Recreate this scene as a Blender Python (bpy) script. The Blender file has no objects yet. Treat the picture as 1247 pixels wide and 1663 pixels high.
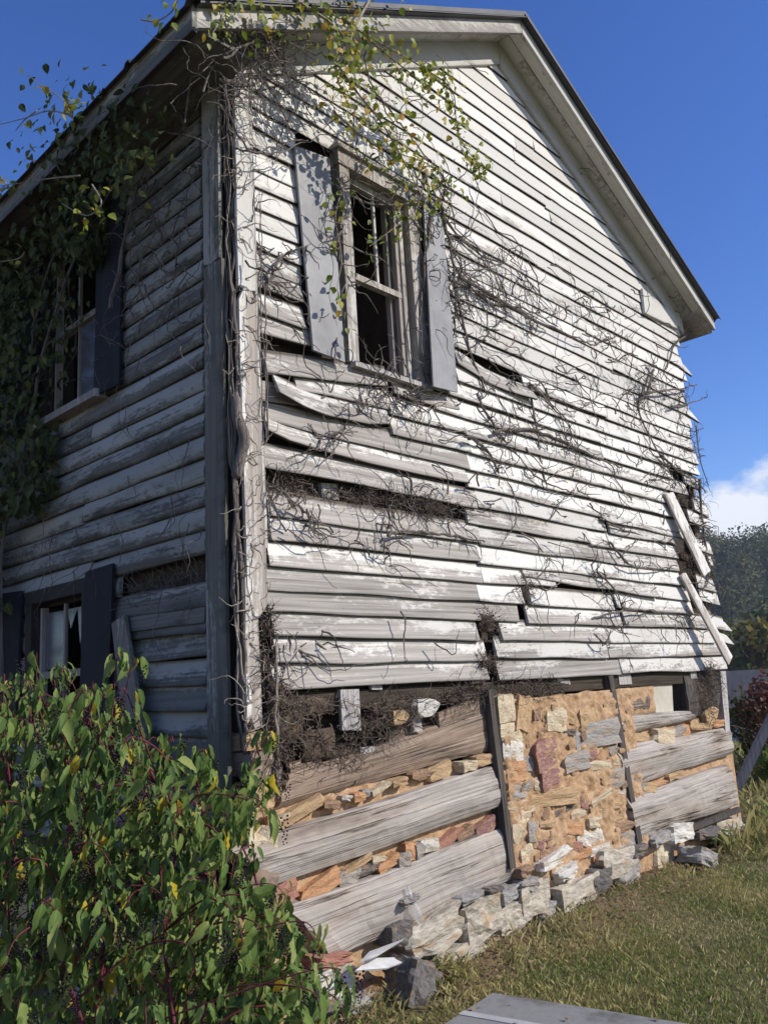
import bpy, math, random
import numpy as np
from mathutils import Vector, Matrix, noise as mnoise
random.seed(7); rng = np.random.default_rng(7)
sc = bpy.context.scene; col = sc.collection

# ------------------------------------------------------------------ camera
W0, H0, FPX = 1247.0, 1663.0, 1340.0
pi_, ro_, ya_ = .198588, -.06004, .82052
def _cam():
    fw = np.array([0, math.cos(pi_), math.sin(pi_)]); ri = np.array([1., 0, 0]); up = np.cross(ri, fw)
    r2 = math.cos(ro_)*ri+math.sin(ro_)*up; u2 = -math.sin(ro_)*ri+math.cos(ro_)*up
    A = np.array([[math.cos(ya_), math.sin(ya_), 0], [-math.sin(ya_), math.cos(ya_), 0], [0, 0, 1]])
    return A@r2, A@u2, A@fw
CR, CU, CW = _cam()
CAM = np.array([-2.524, -3.399, 1.65])
cd = bpy.data.cameras.new('camera'); cam = bpy.data.objects.new('camera', cd); col.objects.link(cam)
M = Matrix(((CR[0], CU[0], -CW[0], CAM[0]), (CR[1], CU[1], -CW[1], CAM[1]), (CR[2], CU[2], -CW[2], CAM[2]), (0, 0, 0, 1)))
cam.matrix_world = M
cd.sensor_fit = 'VERTICAL'; cd.sensor_height = 36.0; cd.lens = 36.0*FPX/H0
cd.clip_start = .05; cd.clip_end = 3000
sc.camera = cam
sc.render.resolution_x = 767; sc.render.resolution_y = 1024

# ------------------------------------------------------------------ light
SUN = Vector((.56, -1.0, .74)).normalized()          # towards the sun
el = math.asin(SUN.z); az = math.atan2(SUN.x, SUN.y)
w = bpy.data.worlds.new('World'); sc.world = w; w.use_nodes = True
nt = w.node_tree; nt.nodes.clear()
def wn(t, **k):
    n = nt.nodes.new(t)
    for a, b in k.items(): setattr(n, a, b)
    return n
wo = wn('ShaderNodeOutputWorld'); bg = wn('ShaderNodeBackground'); bg.inputs[1].default_value = .15
sky = wn('ShaderNodeTexSky', sky_type='NISHITA', sun_disc=False, sun_elevation=el, sun_rotation=az,
         altitude=300, air_density=1.0, dust_density=.25, ozone_density=4.0)
# cumulus banks low over the horizon, all the way round
tcw = wn('ShaderNodeTexCoord'); sep = wn('ShaderNodeSeparateXYZ')
nt.links.new(tcw.outputs['Generated'], sep.inputs[0])
mp = wn('ShaderNodeMapping'); mp.inputs['Scale'].default_value = (3.2, 3.2, 6.0); mp.inputs['Location'].default_value = (.35, .1, .25)
nt.links.new(tcw.outputs['Generated'], mp.inputs[0])
nz = wn('ShaderNodeTexNoise'); nz.inputs['Scale'].default_value = 2.7; nz.inputs['Detail'].default_value = 9; nz.inputs['Roughness'].default_value = .56
nt.links.new(mp.outputs[0], nz.inputs['Vector'])
def wmath(op, a, b=None, clamp=False):
    n = wn('ShaderNodeMath', operation=op, use_clamp=clamp)
    for i, v in enumerate((a, b)):
        if v is None: continue
        if isinstance(v, (int, float)): n.inputs[i].default_value = v
        else: nt.links.new(v, n.inputs[i])
    return n.outputs[0]
band = wmath('SUBTRACT', 1.0, wmath('DIVIDE', wmath('ABSOLUTE', wmath('SUBTRACT', sep.outputs[2], .14)), .13), True)
cl = wmath('MULTIPLY', wmath('SUBTRACT', wmath('ADD', nz.outputs[0], wmath('MULTIPLY', band, .66)), .83), 6.0, True)
mixc = wn('ShaderNodeMixRGB'); mixc.inputs[2].default_value = (5.0, 5.25, 5.8, 1)
hs = wn('ShaderNodeHueSaturation'); hs.inputs['Saturation'].default_value = 1.22; hs.inputs['Hue'].default_value = .517; nt.links.new(sky.outputs[0], hs.inputs['Color'])
nt.links.new(cl, mixc.inputs[0]); nt.links.new(hs.outputs[0], mixc.inputs[1])
nt.links.new(mixc.outputs[0], bg.inputs[0]); nt.links.new(bg.outputs[0], wo.inputs[0])
sd = bpy.data.lights.new('sun', 'SUN'); sd.energy = 4.0; sd.angle = math.radians(.53); sd.color = (1, .94, .83)
so = bpy.data.objects.new('sun', sd); col.objects.link(so); so.rotation_euler = SUN.to_track_quat('Z', 'Y').to_euler(); so.location = (20, -30, 30)
sc.view_settings.view_transform = 'Standard'; sc.view_settings.look = 'None'
sc.view_settings.exposure = .25; sc.view_settings.gamma = 1; sc.view_settings.use_curve_mapping = False

# ------------------------------------------------------------------ pixel -> place helpers (photograph measured on real planes)
def ray(x, y): return CR*(x-W0/2)/FPX-CU*(y-H0/2)/FPX+CW
def G(x, y, o=0.):                       # on the gable wall plane y = -o
    d = ray(x, y); return CAM+d*((-o-CAM[1])/d[1])
def L(x, y, o=0.):                       # on the long left wall plane x = -o
    d = ray(x, y); return CAM+d*((-o-CAM[0])/d[0])
def Zp(x, y, z=0.):
    d = ray(x, y); return CAM+d*((z-CAM[2])/d[2])
def D(x, y, dep): return CAM+ray(x, y)*dep

# ------------------------------------------------------------------ materials
def mat(name, rough=.85):
    m = bpy.data.materials.new(name); m.use_nodes = True
    t = m.node_tree; b = t.nodes['Principled BSDF']; b.inputs['Roughness'].default_value = rough
    b.inputs['Specular IOR Level'].default_value = .25
    return m, t, b
class NT:
    def __init__(s, t): s.t = t
    def n(s, ty, **k):
        n = s.t.nodes.new(ty)
        for a, b in k.items(): setattr(n, a, b)
        return n
    def put(s, inp, v):
        if v is None: return
        if hasattr(v, 'is_linked') or hasattr(v, 'links'): s.t.links.new(v, inp)
        else: inp.default_value = v
    def math(s, op, a, b=0., clamp=False):
        n = s.n('ShaderNodeMath', operation=op, use_clamp=clamp); s.put(n.inputs[0], a); s.put(n.inputs[1], b); return n.outputs[0]
    def coords(s, scale, rnd=0., kind='Object'):
        tc = s.n('ShaderNodeTexCoord'); v = tc.outputs[kind]
        if rnd:
            oi = s.n('ShaderNodeObjectInfo'); sc_ = s.n('ShaderNodeVectorMath', operation='SCALE'); sc_.inputs[0].default_value = (1, .7, .4)
            s.t.links.new(s.math('MULTIPLY', oi.outputs['Random'], rnd), sc_.inputs['Scale'])
            ad = s.n('ShaderNodeVectorMath', operation='ADD'); s.t.links.new(v, ad.inputs[0]); s.t.links.new(sc_.outputs[0], ad.inputs[1]); v = ad.outputs[0]
        mp = s.n('ShaderNodeMapping'); mp.inputs['Scale'].default_value = scale; s.t.links.new(v, mp.inputs[0]); return mp.outputs[0]
    def noise(s, vec, scale=1., detail=6, rough=.55, dist=0.):
        n = s.n('ShaderNodeTexNoise'); n.inputs['Scale'].default_value = scale; n.inputs['Detail'].default_value = detail
        n.inputs['Roughness'].default_value = rough; n.inputs['Distortion'].default_value = dist; s.t.links.new(vec, n.inputs['Vector']); return n.outputs[0]
    def ramp(s, f, stops):
        r = s.n('ShaderNodeValToRGB'); e = r.color_ramp.elements
        while len(e) < len(stops): e.new(.5)
        for i, (p, c) in enumerate(stops): e[i].position = p; e[i].color = (*c, 1)
        s.t.links.new(f, r.inputs[0]); return r.outputs[0]
    def mix(s, f, a, b, mode='MIX'):
        n = s.n('ShaderNodeMixRGB', blend_type=mode); s.put(n.inputs[0], f)
        s.put(n.inputs[1], (*a, 1) if isinstance(a, tuple) else a); s.put(n.inputs[2], (*b, 1) if isinstance(b, tuple) else b); return n.outputs[0]
    def bump(s, h, b, strength=.4, dist=.01):
        n = s.n('ShaderNodeBump'); n.inputs['Strength'].default_value = strength; n.inputs['Distance'].default_value = dist
        s.t.links.new(h, n.inputs['Height']); s.t.links.new(n.outputs[0], b.inputs['Normal'])

def paint_mat(name, axis, woodlo, woodhi, white, stain, bias=0., dirt_shade=0.):
    m, t, b = mat(name, .8); q = NT(t)
    gs = (1.1, 30, 60) if axis in ('x', 'flat') else ((30, 1.1, 60) if axis == 'y' else (50, 50, 1.3))
    ps = (1.6, 4, 8) if axis in ('x', 'flat') else ((4, 1.6, 8) if axis == 'y' else (7, 7, 1.6))
    grain = q.noise(q.coords(gs, 60), 1, 7, .62, .4)
    patch = q.noise(q.coords(ps, 60), 1, 9, .66)
    fine = q.noise(q.coords((9, 9, 22) if axis != 'z' else (22, 22, 9), 60), 2.2, 6, .7)
    uv = q.n('ShaderNodeTexCoord'); sp = q.n('ShaderNodeSeparateXYZ'); t.links.new(uv.outputs['UV'], sp.inputs[0])
    oi = q.n('ShaderNodeObjectInfo'); so_ = q.n('ShaderNodeSeparateColor'); t.links.new(oi.outputs['Color'], so_.inputs[0])
    a = q.math('MULTIPLY', q.math('SUBTRACT', patch, .5), 5.5)
    a = q.math('ADD', a, q.math('MULTIPLY', q.math('SUBTRACT', sp.outputs[1], .45), q.math('ADD', .5, q.math('MULTIPLY', oi.outputs['Random'], 1.6))))
    a = q.math('ADD', a, q.math('MULTIPLY', q.math('SUBTRACT', so_.outputs[0], .5), 4.2))
    a = q.math('ADD', a, q.math('MULTIPLY', q.math('SUBTRACT', fine, .5), 3.2))
    a = q.math('ADD', a, q.math('MULTIPLY', q.math('SUBTRACT', grain, .5), 2.2))
    msk = q.math('ADD', q.math('MULTIPLY', a, 1.5), .5+bias, True)
    wood = q.ramp(grain, [(.25, woodlo), (.45, tuple(.5*(x+y) for x, y in zip(woodlo, woodhi))), (.7, woodhi)])
    st = q.noise(q.coords(tuple(x*.5 for x in ps), 60), 1.7, 5, .6)
    wh = q.mix(q.math('MULTIPLY', q.math('SUBTRACT', st, .5), 3.0, True), white, stain)
    c = q.mix(msk, wood, wh)
    if dirt_shade:  # grime patches that also tone the long wall down for its shade
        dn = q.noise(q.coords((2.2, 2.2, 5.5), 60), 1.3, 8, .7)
        dm = q.math('MULTIPLY', q.math('ADD', q.math('SUBTRACT', dn, .56), q.math('MULTIPLY', q.math('SUBTRACT', .45, sp.outputs[1]), .32)), 6*dirt_shade, True)
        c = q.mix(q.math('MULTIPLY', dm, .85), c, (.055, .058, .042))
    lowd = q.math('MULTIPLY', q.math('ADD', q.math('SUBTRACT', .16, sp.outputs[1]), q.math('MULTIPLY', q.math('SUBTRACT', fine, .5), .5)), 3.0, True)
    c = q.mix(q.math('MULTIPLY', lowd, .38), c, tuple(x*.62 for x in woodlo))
    if axis in ('x', 'y'):                                   # shadow lines painted dark under each lap, on bare mildewed edges with grime
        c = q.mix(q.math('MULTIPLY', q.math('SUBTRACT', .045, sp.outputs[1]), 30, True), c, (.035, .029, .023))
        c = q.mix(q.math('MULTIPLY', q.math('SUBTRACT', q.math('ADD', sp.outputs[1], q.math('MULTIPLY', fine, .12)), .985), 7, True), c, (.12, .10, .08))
    # nail stains and specks
    sk = q.noise(q.coords((60, 60, 60), 60), 1, 2, .5)
    c = q.mix(q.math('MULTIPLY', q.math('SUBTRACT', sk, .72), 9, True), c, (.06, .05, .045))
    hv = q.n('ShaderNodeHueSaturation'); t.links.new(c, hv.inputs['Color']); t.links.new(q.math('ADD', q.math('MULTIPLY', oi.outputs['Random'], .30), .80), hv.inputs['Value']); c = hv.outputs[0]
    t.links.new(c, b.inputs['Base Color'])
    q.bump(q.math('ADD', q.math('MULTIPLY', grain, .8), q.math('MULTIPLY', msk, .35)), b, .55, .006)
    return m
def wood_mat(name, axis, lo, mid, hi, crack=.5, tint=None, gsc=1., uvm=False):
    m, t, b = mat(name, .88); q = NT(t)
    K_ = 'UV' if uvm else 'Object'
    gs = (1.0, 15, 1) if uvm else {'x': (.9, 22, 38), 'y': (22, .9, 38), 'z': (32, 32, .9)}[axis]
    gs = tuple(g*gsc for g in gs)
    grain = q.noise(q.coords(gs, 40, K_), 1.7, 8, .70, .22)
    big = q.noise(q.coords({'x': (1.2, 5, 5), 'y': (5, 1.2, 5), 'z': (5, 5, 1.2)}[axis], 40), 1.2, 6, .6)
    c = q.ramp(grain, [(.28, lo), (.47, mid), (.68, hi)])
    if tint: c = q.mix(q.math('MULTIPLY', q.math('SUBTRACT', big, .47), 4, True), c, tint)
    c = q.mix(q.math('MULTIPLY', q.math('SUBTRACT', big, .56), 4, True), c, tuple(x*.55 for x in lo))
    ck = q.noise(q.coords((.55, 4.2, 1) if uvm else tuple(g*.42 for g in gs), 40, K_), 1, 4, .55, .5)
    ckm = q.math('SUBTRACT', 1, q.math('MULTIPLY', q.math('ABSOLUTE', q.math('SUBTRACT', ck, .5)), 38), True)
    ckm = q.math('MULTIPLY', ckm, q.math('MULTIPLY', q.math('SUBTRACT', big, .38), 4, True))
    c = q.mix(q.math('MULTIPLY', ckm, crack), c, (.03, .025, .02))
    t.links.new(c, b.inputs['Base Color'])
    q.bump(q.math('SUBTRACT', grain, q.math('MULTIPLY', ckm, 1.2)), b, .7, .008)
    return m
def stone_mat(name, c0, c1, sc_=9., layered=False, dust=0.):
    m, t, b = mat(name, .9); q = NT(t)
    v = q.coords((sc_, sc_, sc_*(3.2 if layered else 1.2)), 30)
    n = q.noise(v, 1, 9, .65); n2 = q.noise(q.coords((3, 3, 3), 30), 1, 4, .5)
    c = q.mix(q.math('MULTIPLY', q.math('SUBTRACT', n, .32), 2.6, True), c0, c1)
    c = q.mix(q.math('MULTIPLY', q.math('SUBTRACT', n2, .55), 4.0, True), c, (.42, .25, .12))
    if dust:
        dn = q.noise(q.coords((7, 7, 7), 30), 1, 7, .65); c = q.mix(q.math('MULTIPLY', q.math('SUBTRACT', dn, .50), 5, True), c, (.50, .32, .175))
    sk = q.noise(q.coords((40, 40, 40), 30), 1, 3, .6)
    c = q.mix(q.math('MULTIPLY', q.math('SUBTRACT', sk, .62), 4, True), c, tuple(x*.35 for x in c0))
    t.links.new(c, b.inputs['Base Color']); q.bump(n, b, .8, .02)
    return m
def plain_mat(name, c0, c1, scale=8., rough=.85, bump=.3, detail=6):
    m, t, b = mat(name, rough); q = NT(t); n = q.noise(q.coords((scale,)*3, 20), 1, detail, .62)
    t.links.new(q.mix(q.math('MULTIPLY', q.math('SUBTRACT', n, .3), 2.5, True), c0, c1), b.inputs['Base Color'])
    if bump: q.bump(n, b, bump, .01)
    return m
def leaf_mat(name, cols, trans=.35, rough=.5, spec=.35):
    m, t, b = mat(name, rough); q = NT(t); b.inputs['Specular IOR Level'].default_value = spec
    at = q.n('ShaderNodeAttribute', attribute_name='tone'); oi = q.n('ShaderNodeObjectInfo')
    f = q.math('FRACT', q.math('ADD', at.outputs['Fac'], q.math('MULTIPLY', oi.outputs['Random'], 7.31)))
    c = q.ramp(f, cols); n = q.noise(q.coords((30, 30, 30)), 1, 4, .6)
    c = q.mix(q.math('MULTIPLY', q.math('SUBTRACT', n, .5), 1.6, True), c, (.20, .19, .05))
    rb = q.n('ShaderNodeAttribute', attribute_name='rib'); c = q.mix(q.math('MULTIPLY', q.math('SUBTRACT', rb.outputs['Fac'], .80), 2.2, True), c, q.mix(.5, c, (.42, .44, .16)))
    n5 = q.noise(q.coords((55, 55, 55)), 1, 3, .5); c = q.mix(q.math('MULTIPLY', q.math('SUBTRACT', n5, .66), 8, True), c, (.10, .065, .025))
    t.links.new(c, b.inputs['Base Color'])
    tr = q.n('ShaderNodeBsdfTranslucent'); t.links.new(c, tr.inputs[0]); mx = q.n('ShaderNodeMixShader'); mx.inputs[0].default_value = trans
    t.links.new(b.outputs[0], mx.inputs[1]); t.links.new(tr.outputs[0], mx.inputs[2])
    t.links.new(mx.outputs[0], t.nodes['Material Output'].inputs[0]); return m

MT = {}
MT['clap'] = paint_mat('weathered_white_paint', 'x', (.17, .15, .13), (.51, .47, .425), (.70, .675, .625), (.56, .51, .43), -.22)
MT['clap_left'] = paint_mat('wall_paint_with_shade', 'y', (.085, .082, .07), (.19, .185, .16), (.33, .33, .295), (.21, .21, .16), .25, 1.0)  # wall's shade darkened into the paint, besides grime and grey-green weathering
MT['trim'] = paint_mat('peeling_trim_paint', 'z', (.21, .18, .155), (.46, .41, .36), (.68, .655, .60), (.56, .51, .43), -.1)
MT['trim_left'] = paint_mat('mouldy_trim_with_shade', 'z', (.085, .08, .066), (.20, .19, .16), (.34, .335, .30), (.22, .21, .165), .1, .7)  # grimy trim in the long wall's shade-darkened tones
MT['trimx'] = paint_mat('soffit_paint', 'flat', (.20, .18, .16), (.40, .37, .335), (.55, .535, .49), (.40, .37, .32), .45)
MT['sheath'] = wood_mat('dark_sheathing', 'x', (.025, .019, .014), (.05, .038, .028), (.09, .066, .045), .6)
MT['log'] = wood_mat('grey_hewn_log', 'x', (.17, .145, .125), (.36, .32, .285), (.52, .47, .41), .95, (.38, .30, .235), 1., True)
MT['logbrown'] = wood_mat('brown_log', 'x', (.10, .07, .05), (.25, .18, .13), (.40, .31, .235), .95, (.22, .18, .15), 1., True)
MT['plankz'] = wood_mat('grey_board', 'z', (.20, .18, .165), (.40, .37, .35), (.56, .53, .50), .5)
MT['darkz'] = wood_mat('dark_board', 'z', (.03, .026, .022), (.07, .06, .052), (.13, .115, .10), .5)
MT['shutter'] = plain_mat('grey_shutter_panel', (.205, .20, .20), (.34, .335, .335), 4., .6, .08, 9)
MT['shutterdark'] = plain_mat('navy_shutter', (.010, .011, .014), (.020, .021, .026), 6., .8, .1)
MT['tin'] = plain_mat('dark_roof_tin', (.035, .035, .04), (.075, .073, .075), 5., .5, .1)
MT['mud'] = stone_mat('orange_clay', (.29, .165, .08), (.58, .40, .245), 15.)
MT['soil'] = plain_mat('dark_debris', (.05, .036, .026), (.14, .10, .07), 22., .95, .9, 10)
MT['twig'] = wood_mat('dead_vine_stem', 'z', (.055, .045, .038), (.13, .11, .095), (.25, .215, .19), .3)
MT['twiglight'] = wood_mat('pale_vine_stem', 'z', (.16, .12, .09), (.28, .23, .18), (.42, .36, .30), .3)
MT['root'] = plain_mat('fibrous_root', (.07, .052, .04), (.19, .15, .12), 30., .95, .6, 8)
STC = dict(cream=((.52, .42, .28), (.70, .61, .45)), white=((.56, .53, .46), (.76, .73, .66)), grey=((.26, .245, .225), (.44, .42, .39)),
           purple=((.20, .095, .09), (.36, .20, .18)), red=((.32, .13, .095), (.48, .25, .19)), orange=((.50, .24, .11), (.66, .38, .21)),
           tan=((.42, .27, .14), (.60, .43, .26)), dark=((.09, .08, .075), (.20, .185, .17)), brown=((.22, .13, .085), (.38, .26, .18)))
for k, (a, b_) in STC.items(): MT['st_'+k] = stone_mat('stone_'+k, a, b_); MT['wl_'+k] = stone_mat('bedded_stone_'+k, a, b_, dust=1.)
MT['lime'] = stone_mat('layered_limestone', (.27, .235, .18), (.62, .56, .46), 7., False)
MT['berry'] = plain_mat('pokeberry', (.008, .004, .010), (.03, .010, .025), 30., .25, 0)
MT['redstem'] = plain_mat('magenta_stem', (.085, .014, .026), (.17, .032, .045), 14., .65, 0)
MT['poke'] = leaf_mat('pokeweed_leaf', [(0, (.04, .085, .022)), (.35, (.095, .165, .04)), (.7, (.17, .25, .06)), (.94, (.28, .33, .10)), (.975, (.50, .38, .03)), (1, (.55, .40, .04))], .35, .6, .18)
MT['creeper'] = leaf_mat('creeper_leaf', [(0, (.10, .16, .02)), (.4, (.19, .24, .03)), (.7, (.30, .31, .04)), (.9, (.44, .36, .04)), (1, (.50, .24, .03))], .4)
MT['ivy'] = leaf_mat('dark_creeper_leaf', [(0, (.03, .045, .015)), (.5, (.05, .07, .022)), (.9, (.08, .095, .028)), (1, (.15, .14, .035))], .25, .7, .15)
MT['redbush'] = leaf_mat('russet_leaf', [(0, (.07, .03, .02)), (.4, (.14, .045, .03)), (.7, (.18, .09, .04)), (1, (.08, .10, .03))], .3)
MT['forest'] = leaf_mat('forest_leaf', [(0, (.055, .082, .045)), (.4, (.08, .105, .052)), (.75, (.115, .13, .06)), (1, (.17, .14, .065))], .2, .8, .1)
MT['olive'] = leaf_mat('olive_leaf', [(0, (.06, .08, .02)), (.5, (.11, .115, .03)), (1, (.17, .14, .04))], .3, .8, .1)
MT['white_plastic'] = plain_mat('white_sheet', (.50, .50, .49), (.70, .70, .69), 14., .5, .1)

# ------------------------------------------------------------------ mesh helpers
def world_loc(o):
    v = Vector((0, 0, 0))
    while o is not None: v += o.location; o = o.parent
    return v
def tag(o, label=None, cat=None, group=None, kind=None):
    if label: o['label'] = label
    if cat: o['category'] = cat
    if group: o['group'] = group
    if kind: o['kind'] = kind
    return o
def empty(name, loc, label, cat, group=None):
    o = bpy.data.objects.new(name, None); col.objects.link(o); o.location = loc; o.empty_display_size = .2
    return tag(o, label, cat, group)
def mobj(name, verts, faces, m, parent=None, uvs=None, smooth=False, tone=None, color=None):
    v = np.asarray(verts, dtype=float).reshape(-1, 3)
    if parent is not None: v = v-np.array(world_loc(parent))
    me = bpy.data.meshes.new(name); me.from_pydata(v.tolist(), [], faces); me.materials.append(m)
    if uvs is not None:
        ul = me.uv_layers.new(name='UVMap'); li = np.empty(len(me.loops), dtype=np.int32); me.loops.foreach_get('vertex_index', li)
        ul.data.foreach_set('uv', np.asarray(uvs, dtype=np.float32)[li].ravel())
    if tone is not None:
        at = me.attributes.new('tone', 'FLOAT', 'POINT'); at.data.foreach_set('value', np.asarray(tone, dtype=np.float32))
    if smooth: me.polygons.foreach_set('use_smooth', [True]*len(me.polygons))
    o = bpy.data.objects.new(name, me); col.objects.link(o); o.parent = parent
    if color is not None: o.color = color
    return o
class MB:
    def __init__(s): s.v = []; s.f = []; s.t = []
    def add(s, v, f, tone=None):
        b = len(s.v); s.v.extend([tuple(p) for p in v]); s.f.extend([tuple(i+b for i in q) for q in f])
        if tone is not None: s.t.extend([tone]*len(v))
    def box(s, x0, x1, y0, y1, z0, z1, j=0.):
        v = [(x+random.uniform(-j, j), y+random.uniform(-j, j), z+random.uniform(-j, j)) for z in (z0, z1) for y in (y0, y1) for x in (x0, x1)]
        s.add(v, [(0, 2, 3, 1), (4, 5, 7, 6), (0, 1, 5, 4), (2, 6, 7, 3), (0, 4, 6, 2), (1, 3, 7, 5)])
    def tube(s, pts, rad, n=5):
        pts = [Vector(p) for p in pts]; k = len(pts)
        if k < 2: return
        vs = []; a = Vector((.31, .77, .55))
        for i, p in enumerate(pts):
            d = (pts[min(i+1, k-1)]-pts[max(i-1, 0)])
            d = d.normalized() if d.length > 1e-9 else Vector((0, 0, 1))
            u = d.cross(a); u = u.normalized() if u.length > 1e-6 else Vector((1, 0, 0)); w_ = d.cross(u)
            r = rad[i] if hasattr(rad, '__len__') else rad
            for j in range(n):
                t = 2*math.pi*j/n; vs.append(p+u*(r*math.cos(t))+w_*(r*math.sin(t)))
        fs = [(i*n+j, i*n+(j+1) % n, (i+1)*n+(j+1) % n, (i+1)*n+j) for i in range(k-1) for j in range(n)]
        fs += [tuple(range(n))[::-1], tuple((k-1)*n+j for j in range(n))]
        s.add(vs, fs)
    def build(s, name, m, parent=None, smooth=False, color=None):
        return mobj(name, s.v, s.f, m, parent, None, smooth, s.t if s.t else None, color)
def slab(name, c, thick, m, parent, nu=12, nv=3, amp=.004, wob=.0, rnd=.0, color=None, ragged=0., seed=0, bow=0., hew=0.):
    """board or log: front face from four corners c = bottom-left, bottom-right, top-right, top-left; thick = vector to its back"""
    c = [np.array(p, float) for p in c]; th = np.array(thick, float); nrm = th/np.linalg.norm(th)
    fv = []; uv = []
    for j in range(nv+1):
        for i in range(nu+1):
            u, v = i/nu, j/nv
            p = (c[0]*(1-u)+c[1]*u)*(1-v)+(c[3]*(1-u)+c[2]*u)*v
            n1 = mnoise.noise(Vector((u*5+seed, v*2.3, seed*1.7))); n2 = mnoise.noise(Vector((u*2.5+seed*3.1, (j > nv/2)*7.7, 4.1)))
            up = (c[3]-c[0])*(1-u)+(c[2]-c[1])*u; up = up/max(np.linalg.norm(up), 1e-6)
            p = p+nrm*(n1*amp+hew*mnoise.noise(Vector((u*34+seed, v*5, 2))))+up*(n2*wob)*abs(2*v-1)-nrm*bow*math.sin(math.pi*u)
            e = abs(2*v-1)**3; p = p+nrm*rnd*e
            if ragged and i in (0, nu):
                al = (c[1]-c[0]); al = al/np.linalg.norm(al); p = p+al*random.uniform(-ragged, ragged)
            fv.append(p); uv.append((u*np.linalg.norm(c[1]-c[0]), v))
    n0 = len(fv); bv = [p+th*(1-0.) for p in fv]; W_ = nu+1
    fs = [(j*W_+i, j*W_+i+1, (j+1)*W_+i+1, (j+1)*W_+i) for j in range(nv) for i in range(nu)]
    fs += [tuple(x+n0 for x in f[::-1]) for f in fs]
    for i in range(nu):
        fs.append((i, i+n0, i+1+n0, i+1)); t = nv*W_+i; fs.append((t, t+1, t+1+n0, t+n0))
    for j in range(nv):
        a = j*W_; fs.append((a, a+W_, a+W_+n0, a+n0)); a = j*W_+nu; fs.append((a, a+n0, a+W_+n0, a+W_))
    return mobj(name, fv+bv, fs, m, parent, uv+uv, False, None, color)
def rock_mesh(seed, box=.72, rough=.12, n=3):
    vs = []; fs = []; idx = {}
    def vid(p):
        k = tuple(p)
        if k not in idx:
            v = Vector(p)/n*2-Vector((1, 1, 1)); s = v.normalized()*1.05; q = v*box+s*(1-box)
            q *= 1+rough*mnoise.noise(q*1.4+Vector((seed*3.3, seed, 1)))*2+rough*.8*mnoise.noise(q*3.6+Vector((seed*1.3, 4, seed)))
            idx[k] = len(vs); vs.append(tuple(q*.5))
        return idx[k]
    for ax in range(3):
        for sd_ in (0, n):
            for i in range(n):
                for j in range(n):
                    q = []
                    for a, b_ in ((i, j), (i+1, j), (i+1, j+1), (i, j+1)):
                        p = [0, 0, 0]; p[ax] = sd_; p[(ax+1) % 3] = a; p[(ax+2) % 3] = b_; q.append(vid(p))
                    fs.append(tuple(q if sd_ else q[::-1]))
    return vs, fs
BIGROCKS = [rock_mesh(i+20, .70+.03*(i % 4), .13, 6) for i in range(9)]
ROCKS = [rock_mesh(i, .62+.05*(i % 5), .13+.02*(i % 3)) for i in range(9)]
_rockme = {}
def rock(name, p, size, key, parent, rot=0., seed=None, tilt=0., smooth=False, big=False):
    i = random.randrange(9) if seed is None else seed % 9
    k = (i, key, big); RK = BIGROCKS if big else ROCKS
    if k not in _rockme:
        me = bpy.data.meshes.new(name); me.from_pydata(RK[i][0], [], RK[i][1]); me.materials.append(MT[key]); me.polygons.foreach_set('use_smooth', [False]*len(me.polygons)); _rockme[k] = me
    o = bpy.data.objects.new(name, _rockme[k]); col.objects.link(o); o.parent = parent
    o.location = Vector(p)-(world_loc(parent) if parent else Vector((0, 0, 0))); o.scale = size; o.rotation_euler = (tilt, rot, random.uniform(-.12, .12)); return o

# ================================================================== ground
def gh(x, y):
    r = math.hypot(x-2.5, y+.5); t = min(max((r-9)/16, 0), 1); t = t*t*(3-2*t)
    berm = .07*math.exp(-((y+.10)/.16)**2)*(1 if .3 < x < 4.2 else 0)*(1+.6*mnoise.noise(Vector((x*3, 0, 0))))
    return berm-1.5*t+.05*mnoise.noise(Vector((x*.35, y*.35, 0)))*min(1, r/3)+.015*mnoise.noise(Vector((x*2, y*2, 3)))
rad = [0, .15, .3, .45, .6, .75, .9, 1.05, 1.2, 1.4, 1.6, 2, 2.5, 3, 3.5, 4, 5, 6, 7, 8, 9.5, 11, 13, 16, 20, 25, 35, 60, 120, 250, 480]
gv = [(2.5, -.5, gh(2.5, -.5))]; gf = []; NS = 128
for r in rad[1:]:
    for j in range(NS):
        a = 2*math.pi*j/NS; x, y = 2.5+r*math.cos(a), -.5+r*math.sin(a); gv.append((x, y, gh(x, y)-.02))
for j in range(NS): gf.append((0, 1+j, 1+(j+1) % NS))
for i in range(len(rad)-2):
    for j in range(NS): a = 1+i*NS; gf.append((a+j, a+NS+j, a+NS+(j+1) % NS, a+(j+1) % NS))
gm, gt, gb = mat('lawn_soil', .95); q = NT(gt)
n1 = q.noise(q.coords((1.1,)*3), 1, 6, .6); n2 = q.noise(q.coords((14,)*3), 1, 8, .7)
c = q.mix(q.math('MULTIPLY', q.math('SUBTRACT', n1, .40), 5, True), (.085, .095, .028), (.19, .15, .075))
c = q.mix(q.math('MULTIPLY', q.math('SUBTRACT', n2, .45), 3, True), c, (.07, .055, .03))
sy_ = q.n('ShaderNodeSeparateXYZ'); tco = q.n('ShaderNodeTexCoord'); gt.links.new(tco.outputs['Object'], sy_.inputs[0])
c = q.mix(q.math('MULTIPLY', q.math('ADD', q.math('ADD', sy_.outputs[1], .30), q.math('MULTIPLY', q.math('SUBTRACT', n1, .5), .9)), 5, True), c, (.20, .135, .08))
gt.links.new(c, gb.inputs['Base Color']); q.bump(n2, gb, .9, .03)
ground = mobj('ground', gv, gf, gm, None, smooth=True); tag(ground, 'mown lawn with dry patches sloping past the house', 'ground', kind='structure')

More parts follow.
